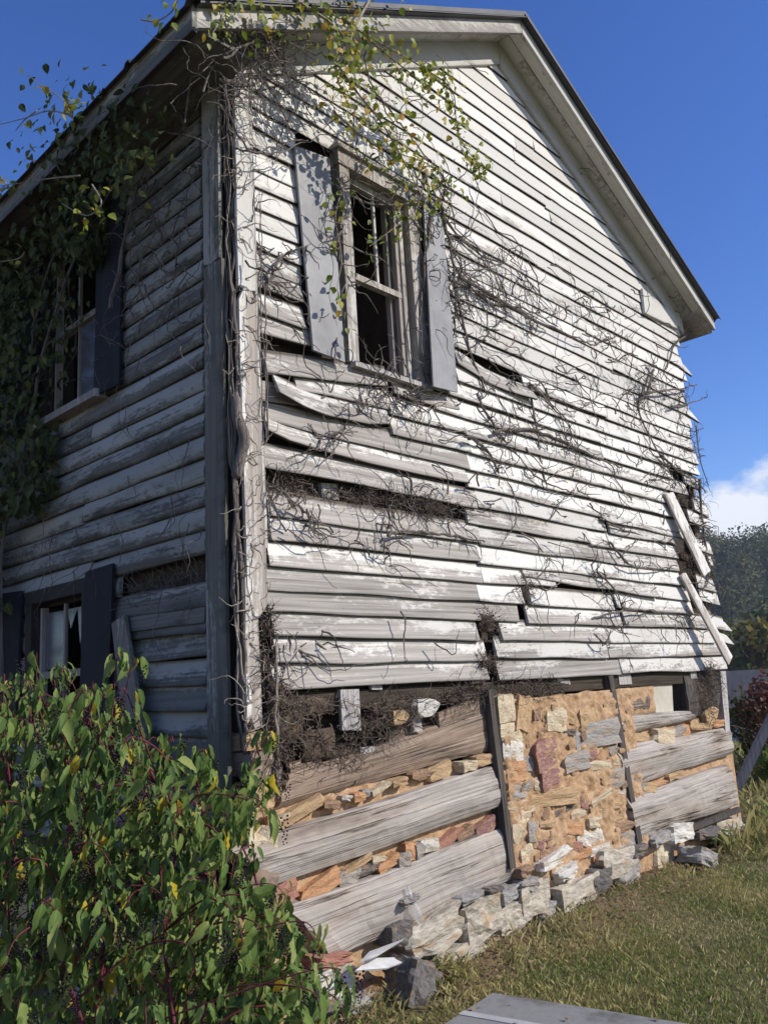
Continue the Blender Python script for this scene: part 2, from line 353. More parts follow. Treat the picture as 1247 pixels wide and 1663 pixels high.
# ================================================================== house
house = empty('farmhouse', (0, 0, 0), 'derelict two-storey farmhouse with peeling white clapboards over a log and stone base', 'house')
WX = 6.06; LY = 8.5
AP = (2.87, 7.0); EL = 5.30; ER = 5.42                     # apex and eave heights on the gable wall
def roofz(x):
    return AP[1]+(x-AP[0])*((AP[1]-EL)/AP[0]) if x < AP[0] else AP[1]-(x-AP[0])*((AP[1]-ER)/(WX-AP[0]))
# --- gable wall core: dark sheathing set back, with the window and the holes of the base left open
def wall_quads(mb, rects, y0, y1, axis):
    for (a0, a1, z0, z1) in rects:
        if axis == 'x': mb.box(a0, a1, y0, y1, z0, z1)
        else: mb.box(y0, y1, a0, a1, z0, z1)
WIN = (.93, 1.50, 3.58, 4.90)                                 # gable window opening
mb = MB()
wall_quads(mb, [(.12, WIN[0], 1.5, 5.25), (WIN[1], WX-.15, 1.5, 5.25), (WIN[0], WIN[1], 1.5, WIN[2]), (WIN[0], WIN[1], WIN[3], 5.25)], .05, .09, 'x')
mb.add([(.1, .05, 5.25), (WX-.1, .05, 5.25), (AP[0], .05, AP[1]-.06), (.1, .09, 5.25), (WX-.1, .09, 5.25), (AP[0], .09, AP[1]-.06)],
       [(0, 1, 2), (5, 4, 3), (0, 3, 4, 1), (1, 4, 5, 2), (2, 5, 3, 0)])
mb.box(0.17, WX-.1, .16, .22, .0, 1.5)
gable = mb.build('gable_wall', MT['sheath'], house)
# long wall core
LW = [(1.40, 2.12, 3.58, 4.86), (1.52, 2.26, 1.35, 2.27)]
mb = MB()
wall_quads(mb, [(.17, 1.40, .3, 5.25), (2.26, LY, .3, 5.25), (1.40, 2.26, 4.86, 5.25), (1.40, 2.26, 2.27, 3.58), (1.40, 2.26, .3, 1.35),
                (2.12, 2.26, 3.58, 4.86), (1.40, 1.52, 1.35, 2.27)], .05, .09, 'y')
leftwall = mb.build('long_wall', MT['sheath'], house)
mb = MB(); mb.box(.1, WX, LY, LY+.1, 0, 5.25); mb.box(WX-.08, WX-.02, .25, LY, 0, 5.25); mb.box(.1, WX-.1, .2, LY, 3.02, 3.10); mb.box(.1, WX-.1, .2, LY, 5.2, 5.24)
mb.box(1.62, 1.70, .12, 2.6, 3.1, 5.2)                         # partition seen through the gable window
inner = mb.build('inner_wall', plain_mat('brown_inner_wall', (.07, .05, .04), (.13, .10, .08), 6.), house)

# --- gable clapboards
RS0, RS1 = .1285, .1335
def rowz(k, x): return (1.632+RS0*k)*(1-x/6.0)+(1.540+RS1*k)*(x/6.0)
def clap(poly, h, paint, axis='x', lift=(0, 0), parent=None, convex=False, m=None, endslant=(0, 0), step=.16, cup=0., zn=.014, thk=1.):
    parent = parent or gable; m = m or MT['clap']
    xs = [p[0] for p in poly]; zs = [p[1] for p in poly]; x0, x1 = xs[0], xs[-1]
    n = max(2, int(abs(x1-x0)/step)); V = []; U = []; F = []
    sd_ = random.uniform(0, 100)
    prof = ([(-.015-.021*thk, 0), (-.015-.024*thk, .010/h), (-.0125, 1), (-.002, 1), (-.015, 0)] if not convex else
            [(-.024, 0), (-.034, .08), (-.040, .26), (-.038, .52), (-.027, .80), (-.014, 1), (-.002, 1), (-.010, 0)])
    K = len(prof); fc = 5 if convex else 2
    for i in range(n+1):
        u = i/n; x = x0+(x1-x0)*u; zb = float(np.interp(x, xs, zs)) if x1 > x0 else float(np.interp(-x, [-a for a in xs], zs))
        zb += zn*mnoise.noise(Vector((x*1.7, sd_, 0)))+.0015*mnoise.noise(Vector((x*9, sd_, 2)))
        lf = lift[0]*(1-u)**2+lift[1]*u**2+.004*(mnoise.noise(Vector((x*1.1, sd_, 5)))+.3)
        es = endslant[0] if i == 0 else (endslant[1] if i == n else 0)
        for (dy, v) in prof:
            rg = random.uniform(-.006, .006) if i in (0, n) else 0
            a = x+es*(v-.5)+rg; y = dy-lf*(1-.75*v)-cup*math.sin(math.pi*v)*(.5+.5*u)
            V.append((a, y, zb+v*h) if axis == 'x' else (y, a, zb+v*h)); U.append((a, v*h/.1285))
    for i in range(n):
        for j in range(K):
            a, b_ = i*K+j, i*K+(j+1) % K; f = (a, b_, b_+K, a+K); F.append(f if axis == 'x' else f[::-1])
    F.append(tuple(range(K))); F.append(tuple(n*K+j for j in range(K))[::-1])
    return mobj('clapboard', V, F, m, parent, U, False, None, (min(max(paint, 0), 1), 0, 0, 1))
def paintamt(x, z):
    p = .50+.035*min(x, 4.5)+.085*(z-2.5)
    if x < 2.2 and z < 3.9: p = .34+.05*x+.03*(z-2)
    if x < .8 and z > 3.9: p = .62
    return p+random.uniform(-.17, .15)
def px(l, o=.03): return [(G(a, b_, o)[0], G(a, b_, o)[2]) for a, b_ in l]
cuts = {}     # row -> list of (x0,x1) without a regular board
def cut(k, a, b_): cuts.setdefault(k, []).append((a, b_))
for k in range(0, 3): cut(k, 2.0, 2.12)
cut(2, 1.93, 2.19); cut(3, 2.43, 2.53); cut(4, 2.50, 2.58); cut(3, 3.92, 3.99); cut(4, 3.82, 3.88)
cut(5, 2.95, 4.66); cut(8, .1, 1.92); cut(9, 3.84, 3.9); cut(10, .1, 1.95); cut(12, .1, 1.2); cut(13, .1, .55); cut(13, .55, 1.2); cut(14, .1, 1.0)
cut(17, 1.90, 2.78); cut(15, .1, .62)
for k in (6, 7, 8, 9): cut(k, 5.20, 5.55)
for k in range(16, 26): cut(k, .50, 1.93)          # between the shutters
for k in (14, 15): cut(k, .62, 1.66)
for k, a in ((2, 5.82), (3, 5.70), (4, 5.38), (5, 5.33), (6, 5.22), (7, 5.34), (8, 5.24), (9, 5.45), (10, 5.32), (11, 5.25), (12, 5.2), (13, 5.62), (14, 5.30)): cut(k, a, 6.3)
for k in range(0, 43):
    zmid = rowz(k, 3)
    xa, xb = .155+.012*math.sin(k*2.1), 5.97+.05*math.sin(k*1.7)
    if k < 9: xa = .185+.02*math.sin(k*1.3)
    if k <= 1: xb = 6.03
    top = zmid+.10
    if top > EL-.05: xa = max(xa, (top-EL)/((AP[1]-EL)/AP[0])-.02)
    if top > ER-.05: xb = min(xb, AP[0]+(AP[1]-top)/((AP[1]-ER)/(WX-AP[0]))+.02)
    if xb-xa < .15: continue
    segs = [(xa, xb)]
    for (a, b_) in cuts.get(k, []):
        ns = []
        for (s, e) in segs:
            if b_ <= s or a >= e: ns.append((s, e)); continue
            if a-s > .08: ns.append((s, a))
            if e-b_ > .08: ns.append((b_, e))
        segs = ns
    out = []
    for (s, e) in segs:
        if e-s > 2.3:
            j = (2.02+random.uniform(-.06, .08)) if (k < 14 and s < 1.9) else s+(e-s)*random.uniform(.35, .65); out += [(s, j), (j+.006, e)]
        else: out.append((s, e))
    for (s, e) in out:
        dz0, dz1 = random.uniform(-.013, .012), random.uniform(-.013, .012)
        es = (random.uniform(-.01, .01), random.uniform(-.012, .03))
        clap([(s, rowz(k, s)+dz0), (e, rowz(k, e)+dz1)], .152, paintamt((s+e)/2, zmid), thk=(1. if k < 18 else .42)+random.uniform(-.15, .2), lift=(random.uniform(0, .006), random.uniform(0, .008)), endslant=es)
# special boards: sprung, slipped and curled ones, measured one by one
clap(px([(427, 700), (445, 711), (515, 732), (600, 754), (757, 787)]), .150, .38, lift=(.035, .012), endslant=(0, -.04))
clap(px([(444, 643), (508, 672.5), (600, 689.7), (633, 688)], .05), .150, .45, lift=(.085, .01), cup=.006, endslant=(.02, .0))
clap(px([(480, 634), (522, 641), (600, 659), (634, 667)]), .148, .5, lift=(.0, .0))
clap(px([(428, 609), (526, 619), (627, 629)]), .150, .36, lift=(.02, .012), endslant=(0, .02))
clap([(.14, 3.15), (.50, 3.185)], .13, .4)
clap(px([(412, 541), (506, 564)]), .135, .40, lift=(.012, .0))
clap(px([(640, 640), (690, 655), (745, 668)]), .13, .45)
clap([(1.93, 3.812), (2.10, 3.785), (2.37, 3.728), (2.86, 3.728)], .132, .50, lift=(.012, .06), cup=.004)
clap(px([(850, 936), (960, 954.5), (1066, 971.5)], .04), .140, .52, lift=(.004, .03), endslant=(0, -.02))
clap([(3.0, 2.315), (4.60, 2.285)], .10, .5)
clap(px([(975, 846), (1050, 862), (1108, 876)]), .145, .6, lift=(.03, .0), endslant=(.06, 0))
# ragged short pieces at the far corner
for (k, a, b_) in ((3, 5.80, 6.12), (5, 5.62, 6.05), (6, 5.60, 6.0), (8, 5.62, 6.02), (9, 5.62, 6.04), (11, 5.60, 6.05), (12, 5.78, 6.08), (14, 5.62, 5.98)):
    clap([(a, rowz(k, a)+.01), (b_, rowz(k, b_)-.03)], .150, .6, lift=(0, .01), endslant=(.03, .02))
for (k, a) in ((24, 5.9), (20, 5.9), (3, 6.0), (2, 6.0)):
    clap([(a, rowz(k, a)), (a+.24, rowz(k, a)-.03)], .10, .7, endslant=(0, -.10))

# --- frieze and rake boards, soffits, roof
def rk(x, dz=0., side=None): return roofz(x)+dz
def rakeboard(name, x0, x1, d0, d1, y0, y1, m, parent, paint=.85):
    a, b_ = (x0, roofz(x0)), (x1, roofz(x1))
    c_ = [(a[0], y0, a[1]-d1), (b_[0], y0, b_[1]-d1), (b_[0], y0, b_[1]-d0), (a[0], y0, a[1]-d0)]
    return slab(name, c_, (0, y1-y0, 0), m, parent, 14, 2, .002, .003, 0, (paint, 0, 0, 1), seed=x0)
rakeboard('frieze_board', .02, AP[0]-.004, .0, .22, -.052, -.01, MT['trimx'], gable, .72)
rakeboard('frieze_board', AP[0]+.004, WX+.02, .0, .24, -.052, -.01, MT['trimx'], gable, .9)
slab('return_board', [G(1047, 508, .06), G(1101, 534, .06), G(1096, 512, .06), G(1043, 468, .06)], (0, .03, 0), MT['trimx'], gable, 4, 2, .001, 0, 0, (.9, 0, 0, 1))
roof = MB()
OV = .30; EX0, EX1 = -.40, 6.34
def rzz(x): return roofz(x)
for (a, b_) in ((EX0, AP[0]), (AP[0], EX1)):
    za, zb = rzz(a), rzz(b_); t = .05
    v = [(a, -OV+.03, za+.012), (b_, -OV+.03, zb+.012), (b_, LY+.2, zb+.012), (a, LY+.2, za+.012), (a, -OV+.03, za+.012+t), (b_, -OV+.03, zb+.012+t), (b_, LY+.2, zb+.012+t), (a, LY+.2, za+.012+t)]
    roof.add(v, [(0, 3, 2, 1), (4, 5, 6, 7), (0, 1, 5, 4), (1, 2, 6, 5), (2, 3, 7, 6), (3, 0, 4, 7)])
roof = roof.build('roof', MT['sheath'], house)
# soffit boards under the rake overhang (two lengths each side)
for (a, b_) in ((EX0+.02, AP[0]-.003), (AP[0]+.003, EX1-.02)):
    for (y0, y1, d) in ((-OV+.034, -.165, .001), (-.160, -.012, .004)):
        za, zb = rzz(a)-d, rzz(b_)-d
        c_ = [(a, y0, za), (b_, y0, zb), (b_, y1, zb), (a, y1, za)]
        o = slab('soffit_board', c_, (0, 0, .012), MT['trimx'], roof, 14, 1, .001, 0, 0, (.62, 0, 0, 1), seed=a+y0)
def fascia(a, b_, m='trimx', pa=.6, d0=-.075, d1=.075, nm='rake_board'):
    c_ = [(a, -OV, rzz(a)-d1), (b_, -OV, rzz(b_)-d1), (b_, -OV, rzz(b_)-d0), (a, -OV, rzz(a)-d0)]
    slab(nm, c_, (0, .03, 0), MT[m], roof, 16, 1, .002, .004, 0, (pa, 0, 0, 1), seed=a*2)
fascia(EX0, AP[0]-.003, pa=.42); fascia(AP[0]+.003, 5.35, pa=.75); fascia(5.37, EX1, pa=.75)
# long-wall eave: fascia board, soffit and the cornice behind it
ze = rzz(EX0)
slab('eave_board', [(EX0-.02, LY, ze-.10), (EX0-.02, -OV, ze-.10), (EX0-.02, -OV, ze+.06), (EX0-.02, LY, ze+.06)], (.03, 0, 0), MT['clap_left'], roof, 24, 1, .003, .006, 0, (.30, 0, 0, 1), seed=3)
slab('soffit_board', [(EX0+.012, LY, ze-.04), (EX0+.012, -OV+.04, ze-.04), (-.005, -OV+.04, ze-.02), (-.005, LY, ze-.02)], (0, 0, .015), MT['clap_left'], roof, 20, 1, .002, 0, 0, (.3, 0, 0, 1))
slab('end_board', [(6.10, -OV+.035, rzz(6.10)-.075), (EX1-.01, -OV+.035, rzz(EX1)-.10), (EX1-.01, -OV+.035, rzz(EX1)-.006), (6.10, -OV+.035, rzz(6.10)-.006)], (0, LY, 0), MT['trimx'], roof, 3, 1, .002, 0, 0, (.4, 0, 0, 1))
# tin sheets with rolled ribs
for side in (0, 1):
    a, b_ = (EX0-.06, AP[0]+.02) if side == 0 else (AP[0]-.02, EX1+.05)
    sl = (rzz(b_)-rzz(a))/(b_-a); n = 15; y = -OV-.06; wdt = (LY+.3-y)/n
    for i in range(n):
        y0 = y+i*wdt; prof = [(0, 0), (.02, .028), (.05, .028), (.07, 0), (wdt*.5-.02, 0), (wdt*.5, .018), (wdt*.5+.02, 0), (wdt-.004, 0)]
        V = []; dz = .066+(.003 if i % 2 else 0)
        for x in (a, b_):
            zz = rzz(min(max(x, EX0-.3), EX1+.3))+dz
            V += [(x, y0+p[0], zz+p[1]) for p in prof]
            V += [(x, y0+p[0], zz+p[1]-.006) for p in prof[::-1]]
        K = len(prof)*2; F = [(j, (j+1) % K, K+(j+1) % K, K+j) for j in range(K)]+[tuple(range(K))[::-1], tuple(K+j for j in range(K))]
        mobj('tin_sheet', V, F, MT['tin'], roof)
# rake edge trim of the roof, dark
for (a, b_) in ((EX0, AP[0]), (AP[0], EX1)):
    slab('drip_edge', [(a, -OV-.05, rzz(a)+.045), (b_, -OV-.05, rzz(b_)+.045), (b_, -OV-.05, rzz(b_)+.105), (a, -OV-.05, rzz(a)+.105)], (0, .08, 0), MT['tin'], roof, 12, 1, .003, .004, seed=a)

# --- corner boards
def cb(name, pts, th, m, parent, paint, nu=16, rag=0.):
    return slab(name, pts, th, m, parent, nu, 3, .003, .004, 0, (paint, 0, 0, 1), ragged=rag, seed=paint*9)
def vboard(name, x0b, x1b, zb, x0t, x1t, zt, y, th, m, parent, paint, rag=.0, axis='x'):
    if axis == 'x': c_ = [(x1b, y, zb), (x1t, y, zt), (x0t, y, zt), (x0b, y, zb)]; t = (0, th, 0)
    else: c_ = [(y, x0b, zb), (y, x0t, zt), (y, x1t, zt), (y, x1b, zb)]; t = (th, 0, 0)
    return slab(name, c_, t, m, parent, 18, 4, .003, .003, .0, (paint, 0, 0, 1), ragged=rag, seed=paint*9+zb)
vboard('corner_board', .012, .128, 3.78, .022, .118, 5.22, -.062, .024, MT['trim'], house, .80)
vboard('corner_board', .022, .150, 2.06, .014, .128, 3.775, -.060, .024, MT['trim'], house, .34, .09)
vboard('corner_board', .002, .095, 1.475, .010, .085, 2.20, -.054, .022, MT['trim'], house, .30, .03)
vboard('corner_strip', .140, .160, 2.35, .125, .142, 5.1, -.058, .03, MT['trim'], house, .45)
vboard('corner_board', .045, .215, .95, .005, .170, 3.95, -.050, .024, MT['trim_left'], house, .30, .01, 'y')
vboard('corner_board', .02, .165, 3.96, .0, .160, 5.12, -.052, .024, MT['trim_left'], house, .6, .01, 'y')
# dark corner post behind the open slot, log ends below
mb = MB(); mb.box(.035, .16, .035, .16, 1.30, 5.2); mb.build('corner_post', MT['darkz'], house)
# hanging corner-board lengths at the far corner, leaning off the wall
slab('corner_board', [G(1143, 936, .20), G(1079, 803, .06), G(1092, 797, .06), G(1153, 926, .20)], (0, .022, .004), MT['trim'], house, 10, 1, .003, 0, 0, (.55, 0, 0, 1), ragged=.02)
slab('corner_board', [G(1182, 1078, .26), G(1107, 938, .08), G(1112, 928, .08), G(1189, 1066, .26)], (0, .022, .004), MT['trim'], house, 10, 1, .003, 0, 0, (.45, 0, 0, 1), ragged=.02)
slab('corner_post', [(5.86, .03, 1.5), (5.98, .03, 1.5), (5.98, .03, 5.2), (5.86, .03, 5.2)], (0, .12, 0), MT['logbrown'], house, 3, 10, .004)

# --- gable window: casing, sash, shutters
win = MB(); x0, x1, z0, z1 = WIN
win.box(x0-.085, x0, -.050, .02, z0-.02, z1+.02); win.box(x1, x1+.11, -.052, .02, z0-.02, z1+.02)
win.box(x0-.10, x1+.13, -.06, .02, z1+.002, z1+.10); win.box(x0-.12, x1+.15, -.085, .0, z1+.102, z1+.135)
win.box(x0+.001, x0+.03, .022, .16, z0, z1); win.box(x1-.03, x1-.001, .022, .16, z0, z1)
win.box(x1-.065, x1-.031, -.01, .05, z0, z1)
window = mobj('window', win.v, win.f, MT['trim'], house, None, False, None, (.62, 0, 0, 1))
zm = 4.165
def bar(name, a, b_, c_, d, e, f, parent=window, m='trim', pa=.6):
    k = MB(); k.box(a, b_, c_, d, e, f, .0015); return mobj(name, k.v, k.f, MT[m], parent, None, False, None, (pa, 0, 0, 1))
bar('meeting_rail', x0+.03, x1-.03, .0, .045, zm, zm+.042)
bar('muntin', (x0+x1)/2-.009, (x0+x1)/2+.009, .012, .03, zm+.042, z1-.05)
bar('sash_rail', x0+.03, x1-.066, .006, .04, z1-.05, z1-.004); bar('sash_stile', x0+.031, x0+.062, .006, .04, zm+.042, z1-.051); bar('sash_stile', x1-.10, x1-.067, .004, .04, z0+.03, z1-.051, pa=.4)
bar('track', x1-.135, x1-.115, .05, .09, z0, z1, pa=.35)
bar('sill', x0-.06, x1+.10, -.075, .05, z0-.055, z0-.021, m='plankz')
def shutter(c_, th, m, nm='shutter', bow=.0): return slab(nm, c_, th, MT[m], house, 4, 10, .004, 0, 0, None, seed=c_[0][0], bow=bow)
sh = [(479, 237, .055), (509, 568, .075), (561, 588, .085), (535, 257, .055)]
p = [G(a, b_, o) for a, b_, o in sh]; shutter([p[1], p[2], p[3], p[0]], (0, .016, 0), 'shutter')
sh = [(688, 328, .08), (704, 627, .15), (743, 637, .10), (719, 350, .06)]
p = [G(a, b_, o) for a, b_, o in sh]; shutter([p[1], p[2], p[3], p[0]], (0, .014, 0), 'shutter')

# --- long wall: drop siding with rounded face
def lrow(k): return .78+.1305*k
lcuts = {}
for k in range(0, 36):
    z = lrow(k); segs = [(.215, LY)]
    holes = []
    if 3.50 < z+.07 < 4.95: holes.append((1.34, 2.20))
    if 1.27 < z+.07 < 2.35: holes.append((1.50, 2.34))
    if 2.10 < z < 2.26: holes.append((.2, 1.12))
    for (a, b_) in holes:
        ns = []
        for (s, e) in segs:
            if b_ <= s or a >= e: ns.append((s, e)); continue
            if a-s > .08: ns.append((s, a))
            if e-b_ > .08: ns.append((b_, e))
        segs = ns
    out = []
    for (s, e) in segs:
        if e-s > 3: j = s+random.uniform(.8, 2.6); out += [(s, j), (j+.006, e)]
        else: out.append((s, e))
    for (s, e) in out:
        loose = z < 2.15 and s < .5
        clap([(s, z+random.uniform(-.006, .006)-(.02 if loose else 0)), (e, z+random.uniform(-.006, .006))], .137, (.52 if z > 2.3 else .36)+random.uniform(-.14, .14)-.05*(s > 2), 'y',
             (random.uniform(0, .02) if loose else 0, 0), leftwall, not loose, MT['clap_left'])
slab('clapboard', [(-.05, 1.10, 2.00), (-.045, .23, 1.985), (-.03, .23, 2.135), (-.035, 1.10, 2.12)], (.014, 0, 0), MT['clap_left'], leftwall, 8, 1, .003, .004, 0, (.0, 0, 0, 1))
# its windows
def lwin(y0, y1, z0, z1, nm, zmr):
    k = MB()
    k.box(-.055, .04, y0-.09, y0, z0-.03, z1+.03); k.box(-.055, .04, y1, y1+.09, z0-.03, z1+.03); k.box(-.06, .04, y0-.1, y1+.1, z1+.03, z1+.12)
    k.box(-.02, .14, y0, y0+.03, z0, z1); k.box(-.02, .14, y1-.03, y1, z0, z1)
    o = mobj('window', k.v, k.f, MT['clap_left'], house, None, False, None, (.95, 0, 0, 1))
    bar('meeting_rail', -.005, .045, y0+.03, y1-.03, zmr, zmr+.045, o, 'trim', .40)
    bar('sash_stile', -.005, .04, y0+.031, y0+.065, z0, z1, o, 'trim', .40); bar('sash_stile', -.005, .04, y1-.065, y1-.031, z0, z1, o, 'trim', .40)
    bar('muntin', .008, .03, (y0+y1)/2-.01, (y0+y1)/2+.01, zmr+.045, z1, o, 'trim', .40); bar('muntin', .008, .03, (y0+y1)/2-.01, (y0+y1)/2+.01, z0, zmr, o, 'trim', .40)
    bar('sill', -.11, .04, y0-.11, y1+.11, z0-.085, z0-.035, o, 'trim', .40)
    return o
w1 = lwin(1.40, 2.12, 3.60, 4.84, 'w', 4.18); w2 = lwin(1.54, 2.26, 1.40, 2.26, 'w', 1.78)
gm_, gtt, gbb = mat('dusty_glass', .15); gbb.inputs['Base Color'].default_value = (.16, .17, .18, 1); gbb.inputs['Alpha'].default_value = .55; gbb.inputs['Specular IOR Level'].default_value = .5
for (ow, y0, y1, za, zb) in ((w1, 1.47, 1.74, 3.62, 4.17), (w2, 1.92, 2.19, 1.84, 2.22)):
    mobj('pane', [(.018, y0, za), (.018, y1, za), (.018, y1, zb), (.018, y0, zb), (.022, y0, za), (.022, y1, za), (.022, y1, zb), (.022, y0, zb)],
         [(0, 3, 2, 1), (4, 5, 6, 7), (0, 1, 5, 4), (1, 2, 6, 5), (2, 3, 7, 6), (3, 0, 4, 7)], gm_, ow)
# broken glass shards in the lower sash
for (ya, yb, zt, zb) in ((1.62, 1.74, 2.22, 1.98), (1.74, 1.88, 2.22, 2.09), (1.60, 1.66, 2.22, 2.10)):
    v = [(.018, ya, zt), (.018, yb, zt), (.018, (ya+yb)/2+.02, zb)]; v += [(.022, b_, c_) for _, b_, c_ in v]
    mobj('pane', v, [(0, 1, 2), (5, 4, 3), (0, 3, 4, 1), (1, 4, 5, 2), (2, 5, 3, 0)], gm_, w2)
def lsh(c_, m='shutterdark', th=.018): return slab('shutter', c_, (th, 0, 0), MT[m], house, 4, 8, .004, seed=c_[0][1])
lsh([(-.085, 1.36, 3.53), (-.075, 1.05, 3.53), (-.07, 1.03, 4.83), (-.075, 1.345, 4.86)])
lsh([(-.10, 1.50, 1.20), (-.085, 1.16, 1.22), (-.07, 1.13, 2.42), (-.075, 1.46, 2.41)])
lsh([(-.08, 2.78, 1.3), (-.08, 2.42, 1.3), (-.07, 2.40, 2.40), (-.07, 2.76, 2.42)])
lsh([(-.08, 2.55, 3.55), (-.08, 2.22, 3.55), (-.07, 2.22, 4.83), (-.07, 2.55, 4.85)])
# fallen board leaning across the siding
slab('loose_board', [(-.16, .78, 1.22), (-.15, .58, 1.26), (-.075, .98, 2.10), (-.075, 1.13, 2.06)], (.02, 0, 0), MT['trim_left'], house, 3, 10, .003, 0, 0, (.12, 0, 0, 1), seed=5)
# foundation under the long wall
for i in range(34):
    rock('stone', (-.03+random.uniform(-.03, .03), .15+i*.25+random.uniform(-.05, .05), random.choice((.12, .36, .58))), (.22, random.uniform(.24, .36), random.uniform(.2, .28)), random.choice(('lime', 'st_grey', 'st_tan')), leftwall)

# --- log base of the gable
base = MB(); base.box(.17, WX-.05, .02, .10, .0, 1.06)
base_o = base.build('log_wall', MT['mud'], house)
def log(b, t, m='log', y=-.045, th=.17, nm='log', nu=22, rnd_=.034, parent=None):
    """b: bottom-edge pixels left,right ; t: top-edge pixels left,right"""
    o = -y
    c_ = [G(*b[0], o), G(*b[1], o), G(*t[1], o), G(*t[0], o)]
    return slab(nm, c_, (0, th, 0), MT[m], parent or base_o, 40, 8, .020, .020, rnd_, None, ragged=.016, seed=b[0][0]*.13, hew=.006)
log([(456, 1439), (817, 1310)], [(378, 1378), (806, 1246)], y=-.075)
log([(545, 1560), (842, 1427)], [(470, 1478), (822, 1346)], y=-.07)
log([(452, 1316), (805, 1216)], [(470, 1262), (802, 1150)], 'logbrown', y=-.02)
log([(1018, 1281), (1192, 1224)], [(1005, 1216), (1186, 1181)], y=-.06)
log([(1040, 1366), (1202, 1308)], [(1022, 1298), (1184, 1240)], y=-.075)
log([(1003, 1197), (1132, 1168)], [(1000, 1163), (1120, 1154)], y=-.04)
log([(1000, 1163), (1056, 1156)], [(998, 1136), (1056, 1128)], 'logbrown', y=-.02)
slab('log', [G(1120, 1165, .03), G(1172, 1155, .03), G(1166, 1100, .03), G(1113, 1098, .03)], (0, .15, 0), MT['darkz'], base_o, 6, 5, .02, .01, .02)
# posts that frame the stone panel
slab('post', [G(829, 1412, .09), G(838, 1410, .09), G(800, 1118, .06), G(793, 1120, .06)], (0, .10, 0), MT['darkz'], base_o, 2, 12, .004, .003)
slab('post', [G(1036, 1372, .07), G(1043, 1366, .07), G(995, 1096, .05), G(988, 1098, .05)], (0, .12, 0), MT['darkz'], base_o, 2, 12, .004, .003)
slab('post', [G(1180, 1215, .05), G(1187, 1213, .05), G(1178, 1090, .05), G(1169, 1090, .05)], (0, .08, 0), MT['plankz'], base_o, 2, 8, .003)
slab('sill_plate', [(.18, .0, 1.50), (WX-.06, .0, 1.43), (WX-.06, .0, 1.56), (.18, .0, 1.60)], (0, .16, 0), MT['sheath'], base_o, 24, 2, .01, .01)
# window hole in the right log panel with a leftover board
slab('plank', [G(1060, 1162, -.02), G(1093, 1157, -.02), G(1090, 1100, -.02), G(1056, 1100, -.02)], (0, .02, 0), plain_mat('pale_board', (.42, .38, .30), (.56, .52, .43), 6.), base_o, 3, 3, .002)
# uneven clay daub: stone panel + right head + chinks
def daub(name, x0, x1, z0, z1, y, amp, nx, nz, fn=None, seed=0):
    V = []; F = []
    for j in range(nz+1):
        for i in range(nx+1):
            x = x0+(x1-x0)*i/nx; z = z0+(z1-z0)*j/nz; d = 0
            for oc, a in ((3.1, .55), (9, .5), (21, .5), (43, .45)): d += a*mnoise.noise(Vector((x*oc+seed, z*oc, seed)))
            edge = min(i, nx-i, j, nz-j)
            zz = z+(fn(x) if (fn and j == nz) else 0); V.append((x, y-amp*(d+.3) if edge else y+.06, zz))
    W_ = nx+1; F = [(j*W_+i, j*W_+i+1, (j+1)*W_+i+1, (j+1)*W_+i) for j in range(nz) for i in range(nx)]
    return mobj(name, V, F, MT['mud'], base_o, smooth=True)
daub('clay_panel', 2.08, 3.95, .18, 1.47, -.035, .034, 110, 84, lambda x: .05*mnoise.noise(Vector((x*5, 0, 0)))-.02, 3)
daub('clay_panel', 3.74, 4.44, 1.2, 1.46, -.0, .022, 24, 12, None, 8)
daub('clay_panel', .16, 2.1, .5, 1.10, .03, .030, 70, 24, None, 5)
daub('clay_panel', 3.70, 5.98, .30, 1.14, .03, .030, 70, 24, None, 9)
def stones(lst, ox, oy, k, y=-.05, depth=.12, parent=None, sc_=1.06, big=False):
    for it in lst:
        cx, cy, w_, h_, key = it[:5]; rot = it[5] if len(it) > 5 else random.uniform(-.12, .12)
        a = G(ox+(cx-w_/2)*k, oy+cy*k, -y); b_ = G(ox+(cx+w_/2)*k, oy+cy*k, -y); p = G(ox+cx*k, oy+cy*k, -y)
        top = G(ox+cx*k, oy+(cy-h_/2)*k, -y); bot = G(ox+cx*k, oy+(cy+h_/2)*k, -y)
        mk = key if key == 'lime' else ('st_' if big else 'wl_')+key
        rock('stone', (p[0], y+depth*(.36 if big else .44)+random.uniform(-.012, .012), p[2]), (max((b_[0]-a[0])*sc_, .03), depth, max((top[2]-bot[2])*sc_, .03)), mk, parent or base_o, rot, big=big)
